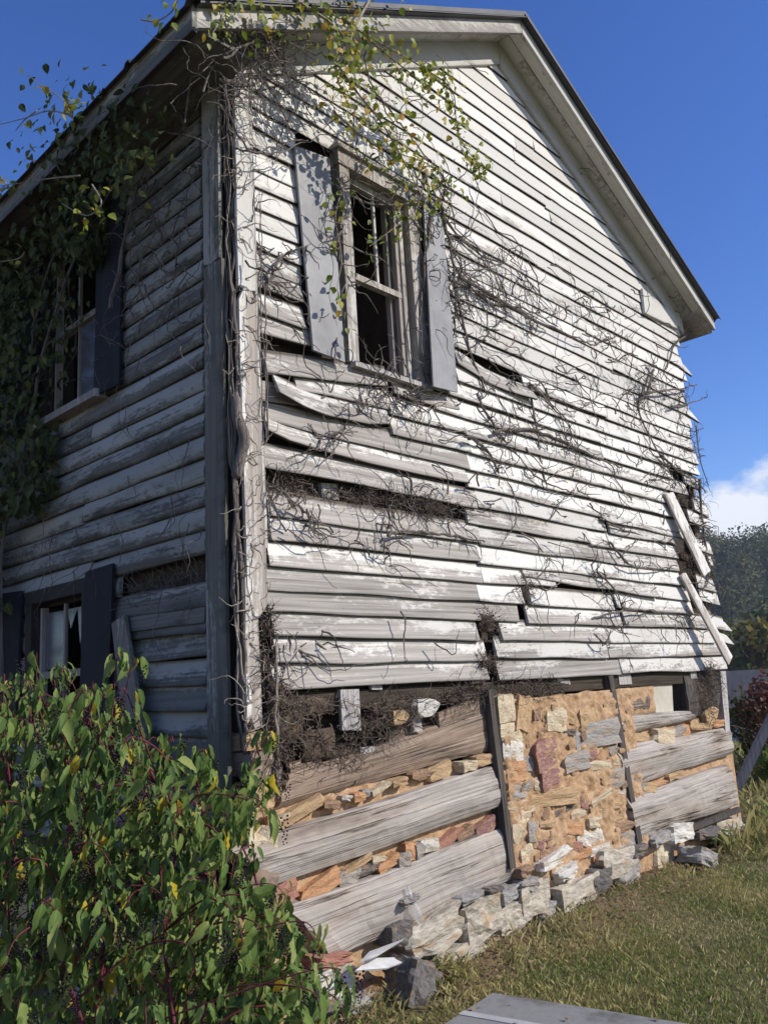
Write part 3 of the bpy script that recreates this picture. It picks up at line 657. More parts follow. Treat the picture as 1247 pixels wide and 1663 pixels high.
A_ = [(110, 510, 62, 112, 'cream'), (185, 530, 52, 150, 'tan', .3), (330, 560, 74, 92, 'cream'), (145, 610, 105, 80, 'cream'), (145, 695, 78, 82, 'white'), (197, 750, 66, 62, 'grey'),
      (297, 700, 130, 118, 'purple'), (310, 818, 104, 90, 'purple'), (415, 740, 104, 72, 'grey'), (512, 712, 92, 48, 'purple'), (520, 755, 84, 38, 'cream'), (505, 622, 150, 96, 'grey'),
      (465, 545, 60, 70, 'tan'), (150, 790, 84, 78, 'orange'), (168, 865, 100, 60, 'grey'), (305, 897, 180, 66, 'tan'), (247, 840, 32, 44, 'cream'), (376, 830, 28, 42, 'purple'),
      (588, 790, 60, 42, 'grey'), (588, 834, 62, 38, 'grey'), (612, 868, 42, 30, 'white'), (165, 927, 84, 40, 'cream'), (187, 980, 104, 62, 'cream'), (380, 935, 112, 34, 'dark', -.15),
      (222, 1040, 44, 86, 'grey'), (158, 1052, 34, 84, 'cream'), (205, 1145, 64, 82, 'cream'), (457, 922, 38, 40, 'purple'), (520, 893, 84, 26, 'cream', -.2), (550, 938, 120, 40, 'tan'),
      (493, 1000, 52, 42, 'cream'), (600, 1030, 104, 48, 'brown'), (460, 1072, 70, 64, 'white', .3), (522, 1060, 42, 62, 'white', .2), (340, 1080, 94, 40, 'purple'), (380, 1114, 112, 42, 'red'),
      (440, 1142, 64, 36, 'orange'), (525, 1120, 100, 36, 'white'), (650, 1075, 60, 62, 'grey'), (330, 1168, 130, 46, 'white', -.12), (260, 1100, 34, 34, 'purple'), (285, 1143, 52, 42, 'brown'),
      (385, 612, 44, 26, 'dark'), (275, 612, 44, 34, 'brown'), (240, 535, 32, 46, 'brown'), (430, 965, 54, 40, 'cream'), (570, 690, 26, 44, 'grey'), (600, 985, 40, 30, 'tan'), (290, 1010, 60, 30, 'tan'),
      (410, 1030, 60, 40, 'orange'), (580, 740, 36, 30, 'cream'), (250, 955, 46, 26, 'brown')]
stones(A_, 780, 960, .3745, sc_=1.16)
for _ in range(90):                                     # rubble pressed into the clay
    x, z = random.uniform(2.15, 3.85), random.uniform(.25, 1.40); s = random.uniform(.025, .06)
    rock('stone', (x, -.030+random.uniform(-.008, .012), z), (s*random.uniform(1, 1.8), .05, s), random.choice(('mud', 'mud', 'st_tan', 'st_brown', 'mud', 'st_orange')), base_o, random.uniform(-.6, .6))
B_ = [(330, 342, 170, 50, 'tan', -.3), (450, 320, 74, 36, 'brown'), (515, 290, 42, 22, 'white'), (560, 285, 48, 38, 'orange'), (596, 270, 42, 32, 'grey'), (650, 252, 76, 30, 'cream', -.3), (815, 197, 72, 42, 'brown'),
      (895, 180, 92, 50, 'tan', -.25), (1000, 160, 64, 42, 'cream'), (1065, 136, 66, 44, 'tan'), (720, 225, 60, 30, 'tan'), (265, 380, 60, 50, 'cream'),
      (240, 684, 140, 82, 'red', -.2), (410, 650, 152, 70, 'orange', -.3), (525, 612, 92, 62, 'grey'), (600, 580, 84, 46, 'dark'), (560, 558, 112, 30, 'tan', -.3), (682, 555, 84, 44, 'orange', -.3),
      (738, 538, 46, 56, 'grey'), (766, 507, 48, 76, 'orange'), (800, 505, 42, 64, 'grey'), (846, 482, 72, 52, 'white'), (925, 460, 94, 42, 'red', -.3), (992, 435, 64, 42, 'brown', -.3), (1078, 405, 82, 48, 'purple', -.3), (640, 540, 60, 34, 'cream')]
stones(B_, 360, 1180, .401, -.035)
C_ = [(680, 640, 120, 50, 'tan'), (802, 628, 82, 62, 'cream'), (862, 610, 42, 42, 'grey'), (894, 605, 34, 52, 'orange'), (960, 588, 92, 34, 'tan'), (735, 850, 64, 42, 'tan'), (782, 833, 46, 28, 'orange'), (690, 853, 54, 28, 'grey'), (1030, 575, 40, 30, 'orange'), (850, 800, 60, 30, 'tan'), (1000, 540, 50, 80, 'tan')]
stones(C_, 780, 960, .3745, -.03)
# log ends at the near corner
for i, (z, hh, key) in enumerate(((1.385, .09, 'st_tan'), (1.27, .13, 'logbrown'), (1.10, .19, 'st_tan'), (.90, .16, 'st_cream'), (.72, .18, 'logbrown'))):
    rock('log_end', (.085, .035, z), (.17, .20, hh), key, base_o, .04, seed=i+3)
# foundation course
found = MB(); found.box(.3, WX-.1, .06, .22, -.1, .30); found = found.build('foundation', MT['soil'], house)
F1 = [(860, 832, 230, 150, 'lime', -.12), (1050, 780, 152, 176, 'lime', -.1), (1178, 764, 124, 120, 'lime'), (965, 940, 214, 120, 'lime', -.15), (1140, 872, 204, 100, 'lime', -.2), (720, 842, 90, 96, 'dark'),
      (470, 1050, 140, 96, 'white', -.1), (400, 1000, 92, 52, 'white'), (440, 948, 142, 48, 'red', .15), (560, 1140, 150, 110, 'grey'), (640, 1100, 120, 90, 'brown'), (420, 1130, 130, 90, 'dark'), (760, 700, 60, 30, 'grey'), (1000, 690, 90, 34, 'grey'), (1100, 665, 60, 36, 'dark')]
stones(F1, 360, 1180, .401, -.10, .22, found, .98, True)
F2 = [(432, 465, 116, 116, 'lime'), (592, 452, 150, 116, 'lime'), (665, 400, 64, 90, 'dark'), (722, 340, 116, 110, 'lime'), (552, 375, 72, 42, 'white'), (402, 375, 44, 42, 'brown'), (345, 450, 66, 44, 'grey'), (420, 415, 60, 44, 'grey'), (490, 520, 70, 80, 'grey'),
      (510, 330, 120, 44, 'white', -.12), (950, 240, 76, 66, 'white'), (1110, 222, 84, 70, 'lime'), (1040, 240, 64, 50, 'dark'), (800, 300, 60, 40, 'dark'), (880, 262, 60, 40, 'grey')]
stones(F2, 660, 1240, .4707, -.09, .2, found, .98, True)

# --- wreckage under the siding (between siding and logs)
def plank(px4, o, m, th=.022, nm='plank', parent=None): return slab(nm, [G(a, b_, o) for a, b_ in px4], (0, th, 0), MT[m], parent or base_o, 3, 6, .003, 0, 0, None, seed=px4[0][0]*.07)
plank([(556, 1186), (587, 1186), (583, 1119), (553, 1120)], .03, 'plankz', nm='lath')
plank([(672, 1188), (686, 1188), (682, 1158), (670, 1158)], .02, 'plankz', nm='lath')
plank([(631, 1232), (664, 1226), (668, 1158), (634, 1160)], -.03, 'logbrown', nm='lath')
plank([(588, 1236), (612, 1234), (610, 1212), (585, 1214)], -.0, 'plankz', nm='lath')
plank([(716, 1222), (806, 1200), (800, 1120), (712, 1158)], .0, 'logbrown', nm='plank')
plank([(480, 1300), (530, 1285), (520, 1225), (470, 1240)], -.02, 'logbrown', nm='plank')
plank([(604, 1120), (621, 1120), (619, 1106), (602, 1106)], .015, 'plankz', nm='lath')
plank([(1006, 1112), (1026, 1111), (1023, 1088), (1003, 1088)], .01, 'plankz', nm='lath'); plank([(1122, 1102), (1132, 1102), (1130, 1088), (1120, 1088)], .01, 'plankz', nm='lath')
plank([(524, 808), (551, 812), (549, 786), (521, 784)], -.02, 'plankz', .05, nm='stud', parent=gable)
plank([(900, 1106), (926, 1112), (922, 1094), (896, 1090)], .0, 'plankz', nm='lath')
for (x, z, s, k_) in ((1.33, 1.46, .11, 'st_white'), (1.1, 1.42, .09, 'st_tan')): rock('stone', (x, -.02, z), (s*1.5, s, s), k_, base_o)
# clear plastic strip caught on the lowest log
pm, pt, pb = mat('clear_plastic', .12); pb.inputs['Alpha'].default_value = .28; pb.inputs['Base Color'].default_value = (.75, .78, .8, 1); pb.inputs['Specular IOR Level'].default_value = .6
mb = MB(); pp = [G(662, 1440, .10), G(668, 1462, .105), G(676, 1478, .12), G(682, 1495, .10)]
mb.tube(pp, [.010, .014, .022, .024], 8); strip = mb.build('plastic_bottle', pm, None, True); tag(strip, 'clear crumpled plastic bottle stuck on the lowest grey log', 'bottle')

# ================================================================== dead vines
def wander(p, d, n, step, turn, plane=None, off=(.02, .07), grav=0.):
    pts = [Vector(p)]; d = Vector(d).normalized()
    for i in range(n):
        d = (d+Vector((random.gauss(0, turn), random.gauss(0, turn), random.gauss(0, turn)-grav))).normalized(); q_ = pts[-1]+d*step
        if plane == 'g' and (q_.x > 6.12 or q_.z > roofz(min(max(q_.x, 0), WX))-.02) and len(pts) > 1 and random.random() < .8: break
        if plane == 'g':
            if q_.y > -off[0]: q_.y = -off[0]; d.y = -abs(d.y)*.2
            if q_.y < -off[1]: q_.y = -off[1]; d.y = abs(d.y)*.2
        elif plane == 'l':
            if q_.x > -off[0]: q_.x = -off[0]; d.x = -abs(d.x)*.2
            if q_.x < -off[1]: q_.x = -off[1]; d.x = abs(d.x)*.2
        pts.append(q_)
    return pts
def taper(n, r0, r1): return [r0+(r1-r0)*i/(n-1) for i in range(n)]
def spline(ctrl, n=6):
    P_ = [Vector(c_) for c_ in ctrl]; out = []
    for i in range(len(P_)-1):
        p0, p1, p2, p3 = P_[max(i-1, 0)], P_[i], P_[i+1], P_[min(i+2, len(P_)-1)]
        for j in range(n):
            t = j/n; out.append(.5*((2*p1)+(p2-p0)*t+(2*p0-5*p1+4*p2-p3)*t*t+(3*p1-p0-3*p2+p3)*t**3))
    out.append(P_[-1]); return out
def dead_vine(name, label, mains, tufts, m='twig', dens=1., off=(.025, .10), group='dead vines on the gable', runs=()):
    b0 = G(*mains[0][0]) if mains else G(*tufts[0][:2])
    e = empty(name, tuple(b0), label, 'vine', group)
    for mn in mains:                                           # woody runners
        o = .05; ctrl = [G(a, b_, random.uniform(off[0], off[1])) for a, b_ in mn]; pts = spline(ctrl, 7)
        k = MB(); r0 = random.uniform(.009, .016); pts = [p+Vector((random.gauss(0, .006), 0, random.gauss(0, .006))) for p in pts]
        k.tube(pts, taper(len(pts), r0, r0*.45), 6); k.build('stem', MT[m], e)
        tw = MB()
        for i in range(int(len(pts)*.6*dens)):
            p_ = random.choice(pts); t = wander(p_, (random.gauss(.1, 1), random.uniform(-.6, .1), random.gauss(-.15, .8)), random.randint(4, 9), random.uniform(.018, .04), .42, 'g', (off[0], off[1]+.05))
            tw.tube(t, taper(len(t), random.uniform(.0038, .0065), .0018), 4)
        if tw.v: o_ = tw.build('twigs', MT[m], e); o_['kind'] = 'stuff'
    for (ax, ay, sx, sy, cnt, dx, dz) in runs:                  # long fine runners that follow the boards
        tw = MB()
        for i in range(int(cnt*.45)):
            p_ = G(random.gauss(ax, sx), random.gauss(ay, sy), .05); t = wander(p_, (dx+random.gauss(0, .35), 0, dz+random.gauss(0, .35)), random.randint(14, 34), .045, .20, 'g', (.035, .09)); r0 = random.uniform(.0045, .008)
            tw.tube(t, taper(len(t), r0, .0014), 4)
            for j in range(random.randint(2, 6)):
                q_ = wander(random.choice(t), (random.gauss(0, 1), -.25, random.gauss(-.1, .9)), random.randint(3, 8), .03, .3, 'g', (.035, .13)); tw.tube(q_, taper(len(q_), r0*.7, .0011), 4)
        o_ = tw.build('runners', MT[m], e); o_['kind'] = 'stuff'
    if tufts:
        tw = MB()
        for (cx, cy, sx, sy, cnt) in tufts:
            sx *= 1.35; sy *= 1.35
            for i in range(int(cnt*dens*.36)):
                p_ = G(random.gauss(cx, sx), random.gauss(cy, sy), random.uniform(*off))
                if p_[0] > 6.08 or p_[2] > roofz(min(max(p_[0], 0), WX))-.05: continue
                t = wander(p_, (random.gauss(.25, .9), random.uniform(-.5, .2), random.gauss(-.2, .9)), random.randint(6, 15), random.uniform(.022, .042), .30, 'g', (off[0], off[1]+.07))
                tw.tube(t, taper(len(t), random.uniform(.0032, .0072), .0018), 5)
                if len(t) < 2: continue
                if random.random() < .5 and len(t) > 4:
                    q_ = wander(t[3], (random.gauss(0, 1), -.1, random.gauss(0, 1)), random.randint(3, 6), .025, .4, 'g', (off[0], off[1]+.05)); tw.tube(q_, taper(len(q_), .0034, .0014), 4)
        o_ = tw.build('twigs', MT[m], e); o_['kind'] = 'stuff'
    return e
dead_vine('dead_vine', 'bare twiggy vine spreading right of the grey shutters across white boards',
          [[(715, 330), (735, 420), (740, 500), (735, 560)], [(735, 430), (790, 490), (850, 500), (905, 530)], [(700, 320), (760, 400), (840, 440), (880, 480)], [(740, 470), (760, 560), (790, 640)],
           [(745, 450), (800, 480), (870, 520), (960, 560)]],
          [(745, 440, 14, 50, 50), (800, 490, 40, 14, 60), (850, 520, 40, 16, 40), (840, 450, 40, 30, 26), (770, 560, 30, 50, 20)], runs=[(730, 400, 20, 60, 16, .9, -.12), (850, 420, 50, 40, 10, .9, -.2)])
dead_vine('dead_vine', 'grey leafless vine trailing over the middle clapboards below the slipped board',
          [[(775, 640), (800, 690), (840, 740), (880, 780), (930, 800)], [(760, 710), (790, 730), (810, 770)], [(860, 620), (870, 690), (880, 760), (890, 800)], [(800, 700), (870, 700), (940, 730), (1010, 760)]],
          [(880, 690, 60, 45, 60), (800, 740, 40, 40, 34), (930, 760, 60, 30, 40), (900, 640, 40, 24, 24), (1000, 690, 40, 40, 34)], runs=[(780, 620, 40, 60, 14, .8, -.2), (900, 640, 50, 60, 16, .8, -.15)])
dead_vine('dead_vine', 'tangled bare vine at the far upper corner under the eave',
          [[(1060, 600), (1050, 640), (1035, 660), (1060, 720), (1090, 770)], [(1120, 540), (1095, 560), (1080, 600)], [(1040, 640), (1080, 635), (1130, 626)], [(1090, 660), (1120, 655), (1145, 645)]],
          [(1055, 625, 22, 26, 70), (1080, 650, 30, 16, 40), (1000, 600, 40, 40, 34), (1020, 440, 22, 30, 26), (1075, 500, 20, 26, 22), (940, 300, 14, 14, 8), (1010, 530, 40, 30, 20)], runs=[(960, 520, 30, 50, 12, .9, -.1)])
dead_vine('dead_vine', 'dry vine tangle along the ragged far edge of the siding',
          [[(1075, 740), (1100, 765), (1130, 780), (1145, 800)], [(1135, 780), (1140, 850), (1150, 930), (1140, 960)], [(1145, 900), (1155, 930), (1173, 960)], [(1130, 690), (1135, 740), (1150, 790)]],
          [(1090, 770, 24, 16, 60), (1130, 800, 14, 40, 50), (1125, 700, 12, 50, 26), (1140, 900, 8, 60, 30), (1120, 950, 12, 30, 16)], runs=[(1030, 730, 30, 60, 8, .9, -.1)])
dead_vine('dead_vine', 'thin dead vine looping over the lower right clapboards',
          [[(990, 880), (1020, 915), (1060, 925), (1100, 918)], [(985, 850), (1040, 870), (1100, 885)], [(960, 1005), (1020, 990), (1080, 995), (1140, 1000)], [(970, 930), (1000, 960), (1010, 990)]],
          [(985, 880, 20, 16, 44), (1060, 1010, 40, 6, 40), (1040, 860, 50, 12, 26), (980, 1020, 20, 20, 16), (900, 935, 50, 12, 30), (1010, 960, 30, 20, 18)], runs=[(930, 860, 40, 30, 8, .8, -.1)])
dead_vine('dead_vine', 'short dead tendrils on the lower left grey boards',
          [[(435, 790), (460, 800), (480, 820), (510, 840)], [(630, 870), (660, 862), (720, 868), (790, 880)], [(500, 660), (540, 640), (560, 690), (540, 705), (515, 708)]],
          [(470, 845, 30, 14, 26), (625, 890, 8, 20, 26), (680, 810, 34, 12, 60), (650, 640, 40, 10, 70), (490, 1050, 14, 10, 26), (520, 720, 10, 14, 16), (560, 650, 40, 30, 16), (720, 560, 10, 50, 20), (580, 1000, 60, 40, 10)])
dead_vine('dead_vine', 'brown dry stems wound round the gable window casing',
          [[(548, 290), (556, 340), (550, 400), (560, 450), (548, 500)], [(690, 280), (700, 350), (690, 430), (694, 560)], [(540, 300), (600, 330), (680, 330)], [(676, 340), (690, 420), (682, 520), (692, 620)], [(430, 470), (450, 430), (470, 410), (500, 400)]],
          [(690, 400, 10, 80, 60), (560, 360, 14, 50, 24), (690, 300, 30, 20, 36), (660, 640, 34, 8, 50), (450, 440, 24, 24, 20), (520, 520, 24, 24, 14)])
# corner trunk vine: braided stems climbing the open corner slot
cv = empty('climbing_vine', (0, -.05, 1.2), 'thick braided vine trunk climbing the open corner between both walls', 'vine')
for i in range(11):
    ctrl = []
    for z in np.linspace(1.05+.1*random.random(), 5.15, 12):
        lean = .07*max(0, 1-(z-1)/1.2)
        ctrl.append((-.012+random.uniform(-.022, .028)+(.20*max(0, (1.6-z))), -.01+random.uniform(-.04, .02), z))
    if i < 4: ctrl = [(.165+random.uniform(-.02, .025), -.075+random.uniform(-.02, .01), c_[2]) for c_ in ctrl if (c_[2] < 2.2 if i < 2 else 2.9 < c_[2] < 4.7)]
    pts = spline(ctrl, 6); k = MB(); r = random.choice((.004, .005, .007, .010)); k.tube([p+Vector((random.gauss(0, .004), random.gauss(0, .003), 0)) for p in pts], taper(len(pts), r*1.3, r*.5), 7)
    k.build('stem', MT['twig' if i % 4 else 'twiglight'], cv)
tw = MB()
for i in range(170):
    z = random.uniform(1.2, 5.2); p_ = Vector((random.uniform(-.03, .06)+(.12 if random.random() < .3 else 0), -.06, z)); t = wander(p_, (random.gauss(0, 1), -.6, random.gauss(0, .6)), random.randint(4, 10), random.uniform(.015, .035), .5)
    tw.tube(t, taper(len(t), random.uniform(.002, .005), .001), 4)
o_ = tw.build('twigs', MT['twiglight'], cv); o_['kind'] = 'stuff'
k = MB()
for (z, r) in ((2.92, .030),):
    k.tube(spline([(-.02, -.04, z-.22), (.0, -.06, z-.1), (.01, -.08, z), (-.01, -.05, z+.12), (.0, -.04, z+.25)], 5), [r*.4]+[r]*18+[r*.4, r*.3], 8)
k.build('stem', MT['twig'], cv, True)
# root mats: fibrous clumps
def root_mat(label, blobs, n, cat='root mat', strands=(.05, .2), m='root', group='root mats on the gable'):
    e = empty('root_mat', tuple(G(*blobs[0][:2], .03)), label, cat, group); tw = MB()
    for (cx, cy, sx, sy, o) in blobs:
        c0 = Vector(G(cx, cy, o)); a = Vector(G(cx+sx, cy, o)); b_ = Vector(G(cx, cy+sy, o)); rx = abs(a.x-c0.x); rz = abs(b_.z-c0.z)
        vs, fs = ROCKS[random.randrange(9)]; core = MB(); core.add([(c0.x+v[0]*rx*1.25+random.gauss(0, .006), c0.y+.035+v[1]*min(rx, rz, .08)*.9, c0.z+v[2]*rz*1.25+random.gauss(0, .006)) for v in vs], fs); core.build('core', MT['soil'], e, True)
        for i in range(int(n*1.5)):
            p_ = c0+Vector((random.gauss(0, rx*.6), random.uniform(-.05, .02), random.gauss(0, rz*.6))); L_ = random.uniform(*strands); k_ = random.randint(5, 8)
            t = wander(p_, (random.gauss(0, 1), random.gauss(-.4, .4), random.gauss(-.3, .8)), k_, L_/k_, .35)
            tw.tube(t, taper(len(t), random.uniform(.0014, .0042), .0009), 3)
    o_ = tw.build('fibres', MT[m], e); o_['kind'] = 'stuff'; return e
root_mat('brown fibrous root mat hanging under the near corner of the siding', [(470, 1180, 40, 40, .03), (520, 1210, 40, 40, .0), (450, 1130, 18, 40, .05), (560, 1230, 30, 24, -.02), (500, 1150, 50, 20, .02), (450, 1220, 16, 30, .05)], 70, strands=(.04, .13))
root_mat('dark hairy root pad along the wall gap with a pale stone end', [(640, 1150, 50, 18, .02), (610, 1175, 40, 20, -.01), (750, 1125, 30, 14, .0)], 110)
root_mat('nest of dry stems filling the missing board gap', [(700, 822, 40, 12, .02), (560, 805, 60, 10, -.03), (460, 790, 30, 14, -.02), (640, 812, 40, 10, -.02)], 90, 'nest', (.06, .22))
root_mat('stubby dark root clump between the lower clapboard ends', [(793, 1012, 15, 22, .05)], 90, strands=(.03, .09))
root_mat('small cut root stump at the bottom clapboard joint', [(792, 1074, 13, 13, .05)], 70, strands=(.03, .08))
root_mat('shaggy root tuft between clapboards above the root clump', [(852, 958, 8, 22, .03)], 60, strands=(.03, .10))
root_mat('shaggy dark root curtain beside the small far window hole', [(1143, 1130, 12, 40, .04), (1150, 1100, 10, 20, .04)], 110)
root_mat('fringe of dry rootlets above the clay panel', [(840, 1115, 34, 14, .0), (880, 1120, 30, 12, -.02)], 80)
root_mat('dark root bundle at the foot of the corner boards', [(425, 1080, 9, 40, .03), (432, 1010, 6, 26, .03)], 60, strands=(.04, .12))
root_mat('dry debris stuffed behind the missing boards at the far edge', [(1120, 905, 20, 10, -.02), (1130, 940, 16, 8, -.02), (1110, 730, 16, 10, -.02), (1120, 818, 20, 10, -.02)], 60)
# debris in the gap of the long wall
e = empty('dry_stalks', (-.02, .7, 2.13), 'dark dry stalks packed in the open gap of the long wall', 'stalks'); tw = MB()
for i in range(150):
    t = wander((.02, random.uniform(.25, 1.1), random.uniform(2.13, 2.26)), (-.1, random.gauss(0, 1), random.gauss(0, .5)), 6, .03, .3); tw.tube(t, .002, 3)
o_ = tw.build('stalks', MT['twig'], e); o_['kind'] = 'stuff'

# ================================================================== leaves
def leaf_geo(l, wd, fold=.25, droop=.35, rows=4):
    V = [(0, 0, 0)]; F = []
    for i in range(1, rows):
        t = i/rows; w_ = wd*math.sin(math.pi*t**.8)**.85; z = -droop*l*t*t
        V += [(-w_, l*t, z+fold*w_), (0, l*t, z), (w_, l*t, z+fold*w_)]
    V.append((0, l, -droop*l)); e = len(V)-1
    F += [(0, 2, 1), (0, 3, 2)]
    for i in range(rows-2):
        a = 1+3*i; F += [(a, a+1, a+4, a+3), (a+1, a+2, a+5, a+4)]
    a = 1+3*(rows-2); F += [(a, a+1, e), (a+1, a+2, e)]
    return np.array(V), F
def rot_to(dirv, nrm):
    y = Vector(dirv).normalized(); z = Vector(nrm); z = (z-y*z.dot(y)); z = z.normalized() if z.length > 1e-4 else y.orthogonal().normalized(); x = y.cross(z)
    return Matrix((x, y, z)).transposed()
class Leaves:
    def __init__(s, parent, m, variants, npart, name='leaf'):
        s.p = parent; s.m = m; s.var = variants; s.items = []; s.npart = npart; s.name = name
    def put(s, p, d, n, size): s.items.append((Vector(p), rot_to(d, n), size, random.randrange(len(s.var))))
    def finish(s):
        s.items.sort(key=lambda it: -it[2]/max((it[0]-Vector(CAM)).length, .1))
        mes = []
        ribs = []
        for (V, F) in s.var:
            rb = np.array([1. if (i == 0 or i == len(V)-1 or i % 3 == 2) else 0. for i in range(len(V))]); ribs.append(rb)
            me = bpy.data.meshes.new(s.name); me.from_pydata(V.tolist(), [], F); me.materials.append(s.m); mes.append(me)
            at = me.attributes.new('rib', 'FLOAT', 'POINT'); at.data.foreach_set('value', rb.astype(np.float32))
            me.polygons.foreach_set('use_smooth', [True]*len(me.polygons))
        base_ = world_loc(s.p)
        for (p, R_, sz, vi) in s.items[:s.npart]:
            o = bpy.data.objects.new(s.name, mes[vi]); col.objects.link(o); o.parent = s.p
            o.matrix_local = Matrix.Translation(p-base_) @ R_.to_4x4() @ Matrix.Scale(sz, 4)
        V_ = []; F_ = []; T_ = []; b = 0; RB = []
        for (p, R_, sz, vi) in s.items[s.npart:]:
            V, F = s.var[vi]; A = V*sz @ np.array(R_).T+np.array(p); V_.append(A); F_ += [tuple(i+b for i in f) for f in F]; T_ += [random.random()]*len(V); b += len(V); RB.append(ribs[vi])
        if V_: o = mobj('foliage', np.vstack(V_), F_, s.m, s.p, None, True, T_); o['kind'] = 'stuff'; at = o.data.attributes.new('rib', 'FLOAT', 'POINT'); at.data.foreach_set('value', np.concatenate(RB).astype(np.float32))

# --- leafy creeper hanging from the gable rake
cr = empty('leafy_creeper', tuple(G(520, 20, .35)), 'yellow-green leafy creeper hanging from the roof edge over the gable window', 'creeper')
cvar = [leaf_geo(1, .36, .2, .25), leaf_geo(1, .42, .3, .4), leaf_geo(1, .30, .15, .2)]
lv = Leaves(cr, MT['creeper'], cvar, 260)
def leafy(ctrl, offs, r, nl, spread=.05, size=(.032, .056), parent=cr, lvs=None, m='twiglight', hang=.6):
    P_ = [G(a, b_, o) for (a, b_), o in zip(ctrl, offs)]; pts = spline(P_, 8); k = MB(); k.tube(pts, taper(len(pts), r, r*.35), 5); k.build('stem', MT[m], parent)
    for i in range(int(nl*1.35)):
        p_ = random.choice(pts[2:])+Vector((random.gauss(0, spread), random.gauss(0, spread), random.gauss(0, spread)))
        d = Vector((random.gauss(0, .8), random.gauss(-.2, .6), random.gauss(-hang, .5))); n_ = Vector((random.gauss(.1, .5), random.gauss(-.8, .4), random.gauss(.5, .4)))
        (lvs or lv).put(p_, d, n_, random.uniform(*size))
leafy([(520, 10), (600, 60), (690, 112), (735, 150), (745, 220), (790, 285)], [.34, .42, .45, .45, .40, .36], .007, 120, .04, (.035, .055))
leafy([(690, 100), (725, 130), (742, 200), (752, 250), (785, 280)], [.42, .45, .42, .40, .38], .004, 90, .03, (.03, .05))
leafy([(480, 0), (540, 40), (560, 70), (545, 110), (560, 160)], [.36, .40, .42, .40, .32], .010, 80, .06)
leafy([(545, 100), (580, 150), (620, 200), (660, 270), (690, 330)], [.36, .40, .40, .36, .25], .008, 150, .085)
leafy([(560, 30), (630, 90), (680, 130), (700, 150)], [.40, .42, .42, .4], .006, 90, .07)
leafy([(600, 0), (570, 60), (580, 90), (548, 130)], [.36, .38, .38, .35], .010, 40, .06)
leafy([(540, 180), (600, 230), (650, 250), (700, 270), (730, 310)], [.28, .3, .3, .25, .18], .007, 90, .08)
leafy([(560, 300), (545, 350), (555, 420), (548, 470), (560, 520)], [.15, .13, .12, .12, .12], .004, 26, .05, (.04, .06))
leafy([(690, 290), (675, 340), (640, 370), (600, 400)], [.2, .16, .14, .12], .005, 44, .07)
leafy([(480, 10), (505, -20), (560, -30)], [.36, .4, .4], .006, 40, .08); leafy([(550, 0), (580, -30), (640, -20)], [.36, .4, .4], .006, 50, .08)
leafy([(370, 20), (385, 5), (395, -20)], [.36, .38, .4], .004, 34, .06); leafy([(400, 45), (440, 30), (480, 40)], [.34, .36, .36], .006, 34, .07); leafy([(340, 60), (355, 40), (365, 20)], [.45, .45, .42], .003, 16, .03, (.03, .045))
lv.finish()
# bare runners of the same plant at the eave corner
tw = MB()
for ctrl in ([(470, 40), (495, 30), (500, 60), (495, 80)], [(365, 125), (420, 150), (480, 190)], [(360, 95), (440, 60), (520, 90), (560, 90)], [(380, 90), (470, 70), (560, 75)],
             [(590, 60), (600, 130), (640, 200), (655, 240)], [(600, 140), (640, 190), (680, 240), (730, 300), (735, 320), (700, 330)], [(360, 130), (400, 240), (480, 230), (560, 215)], [(400, 110), (450, 160), (470, 230)], [(380, 240), (440, 250), (500, 225)]):
    pts = spline([G(a, b_, random.uniform(.10, .34)) for a, b_ in ctrl], 8); pts = [p+Vector((random.gauss(0, .008), random.gauss(0, .008), random.gauss(0, .008))) for p in pts]; tw.tube(pts, taper(len(pts), .007, .0025), 5)
for i in range(110):
    p_ = G(random.gauss(430, 50), random.gauss(130, 50), random.uniform(.06, .32)); t = wander(p_, (random.gauss(.3, .9), random.gauss(0, .3), random.gauss(-.3, .8)), random.randint(6, 14), .035, .3, 'g', (.06, .4)); tw.tube(t, taper(len(t), random.uniform(.002, .0045), .001), 4)
for i in range(90):
    p_ = G(random.gauss(600, 60), random.gauss(200, 60), random.uniform(.06, .30)); t = wander(p_, (random.gauss(.3, .9), random.gauss(0, .3), random.gauss(-.3, .8)), random.randint(6, 14), .03, .3, 'g', (.06, .35)); tw.tube(t, taper(len(t), random.uniform(.002, .004), .001), 4)
for ctrl in ([(300, 200), (312, 110), (318, 35)], [(300, 215), (288, 140), (325, 120), (360, 84)], [(330, 150), (345, 110), (380, 70)], [(270, 215), (320, 225), (355, 250)]):
    pts = spline([L(a, b_, random.uniform(.08, .30)) for a, b_ in ctrl], 8); tw.tube(pts, taper(len(pts), .006, .0025), 5)
for i in range(110):
    p_ = G(random.gauss(410, 35), random.gauss(62, 16), random.uniform(.05, .27)); t = wander(p_, (random.gauss(.3, .9), random.gauss(0, .3), random.gauss(-.1, .6)), random.randint(6, 14), .03, .3, 'g', (.06, .4)); tw.tube(t, taper(len(t), random.uniform(.003, .007), .0015), 4)
o_ = tw.build('runners', MT['twig'], cr); o_['kind'] = 'stuff'

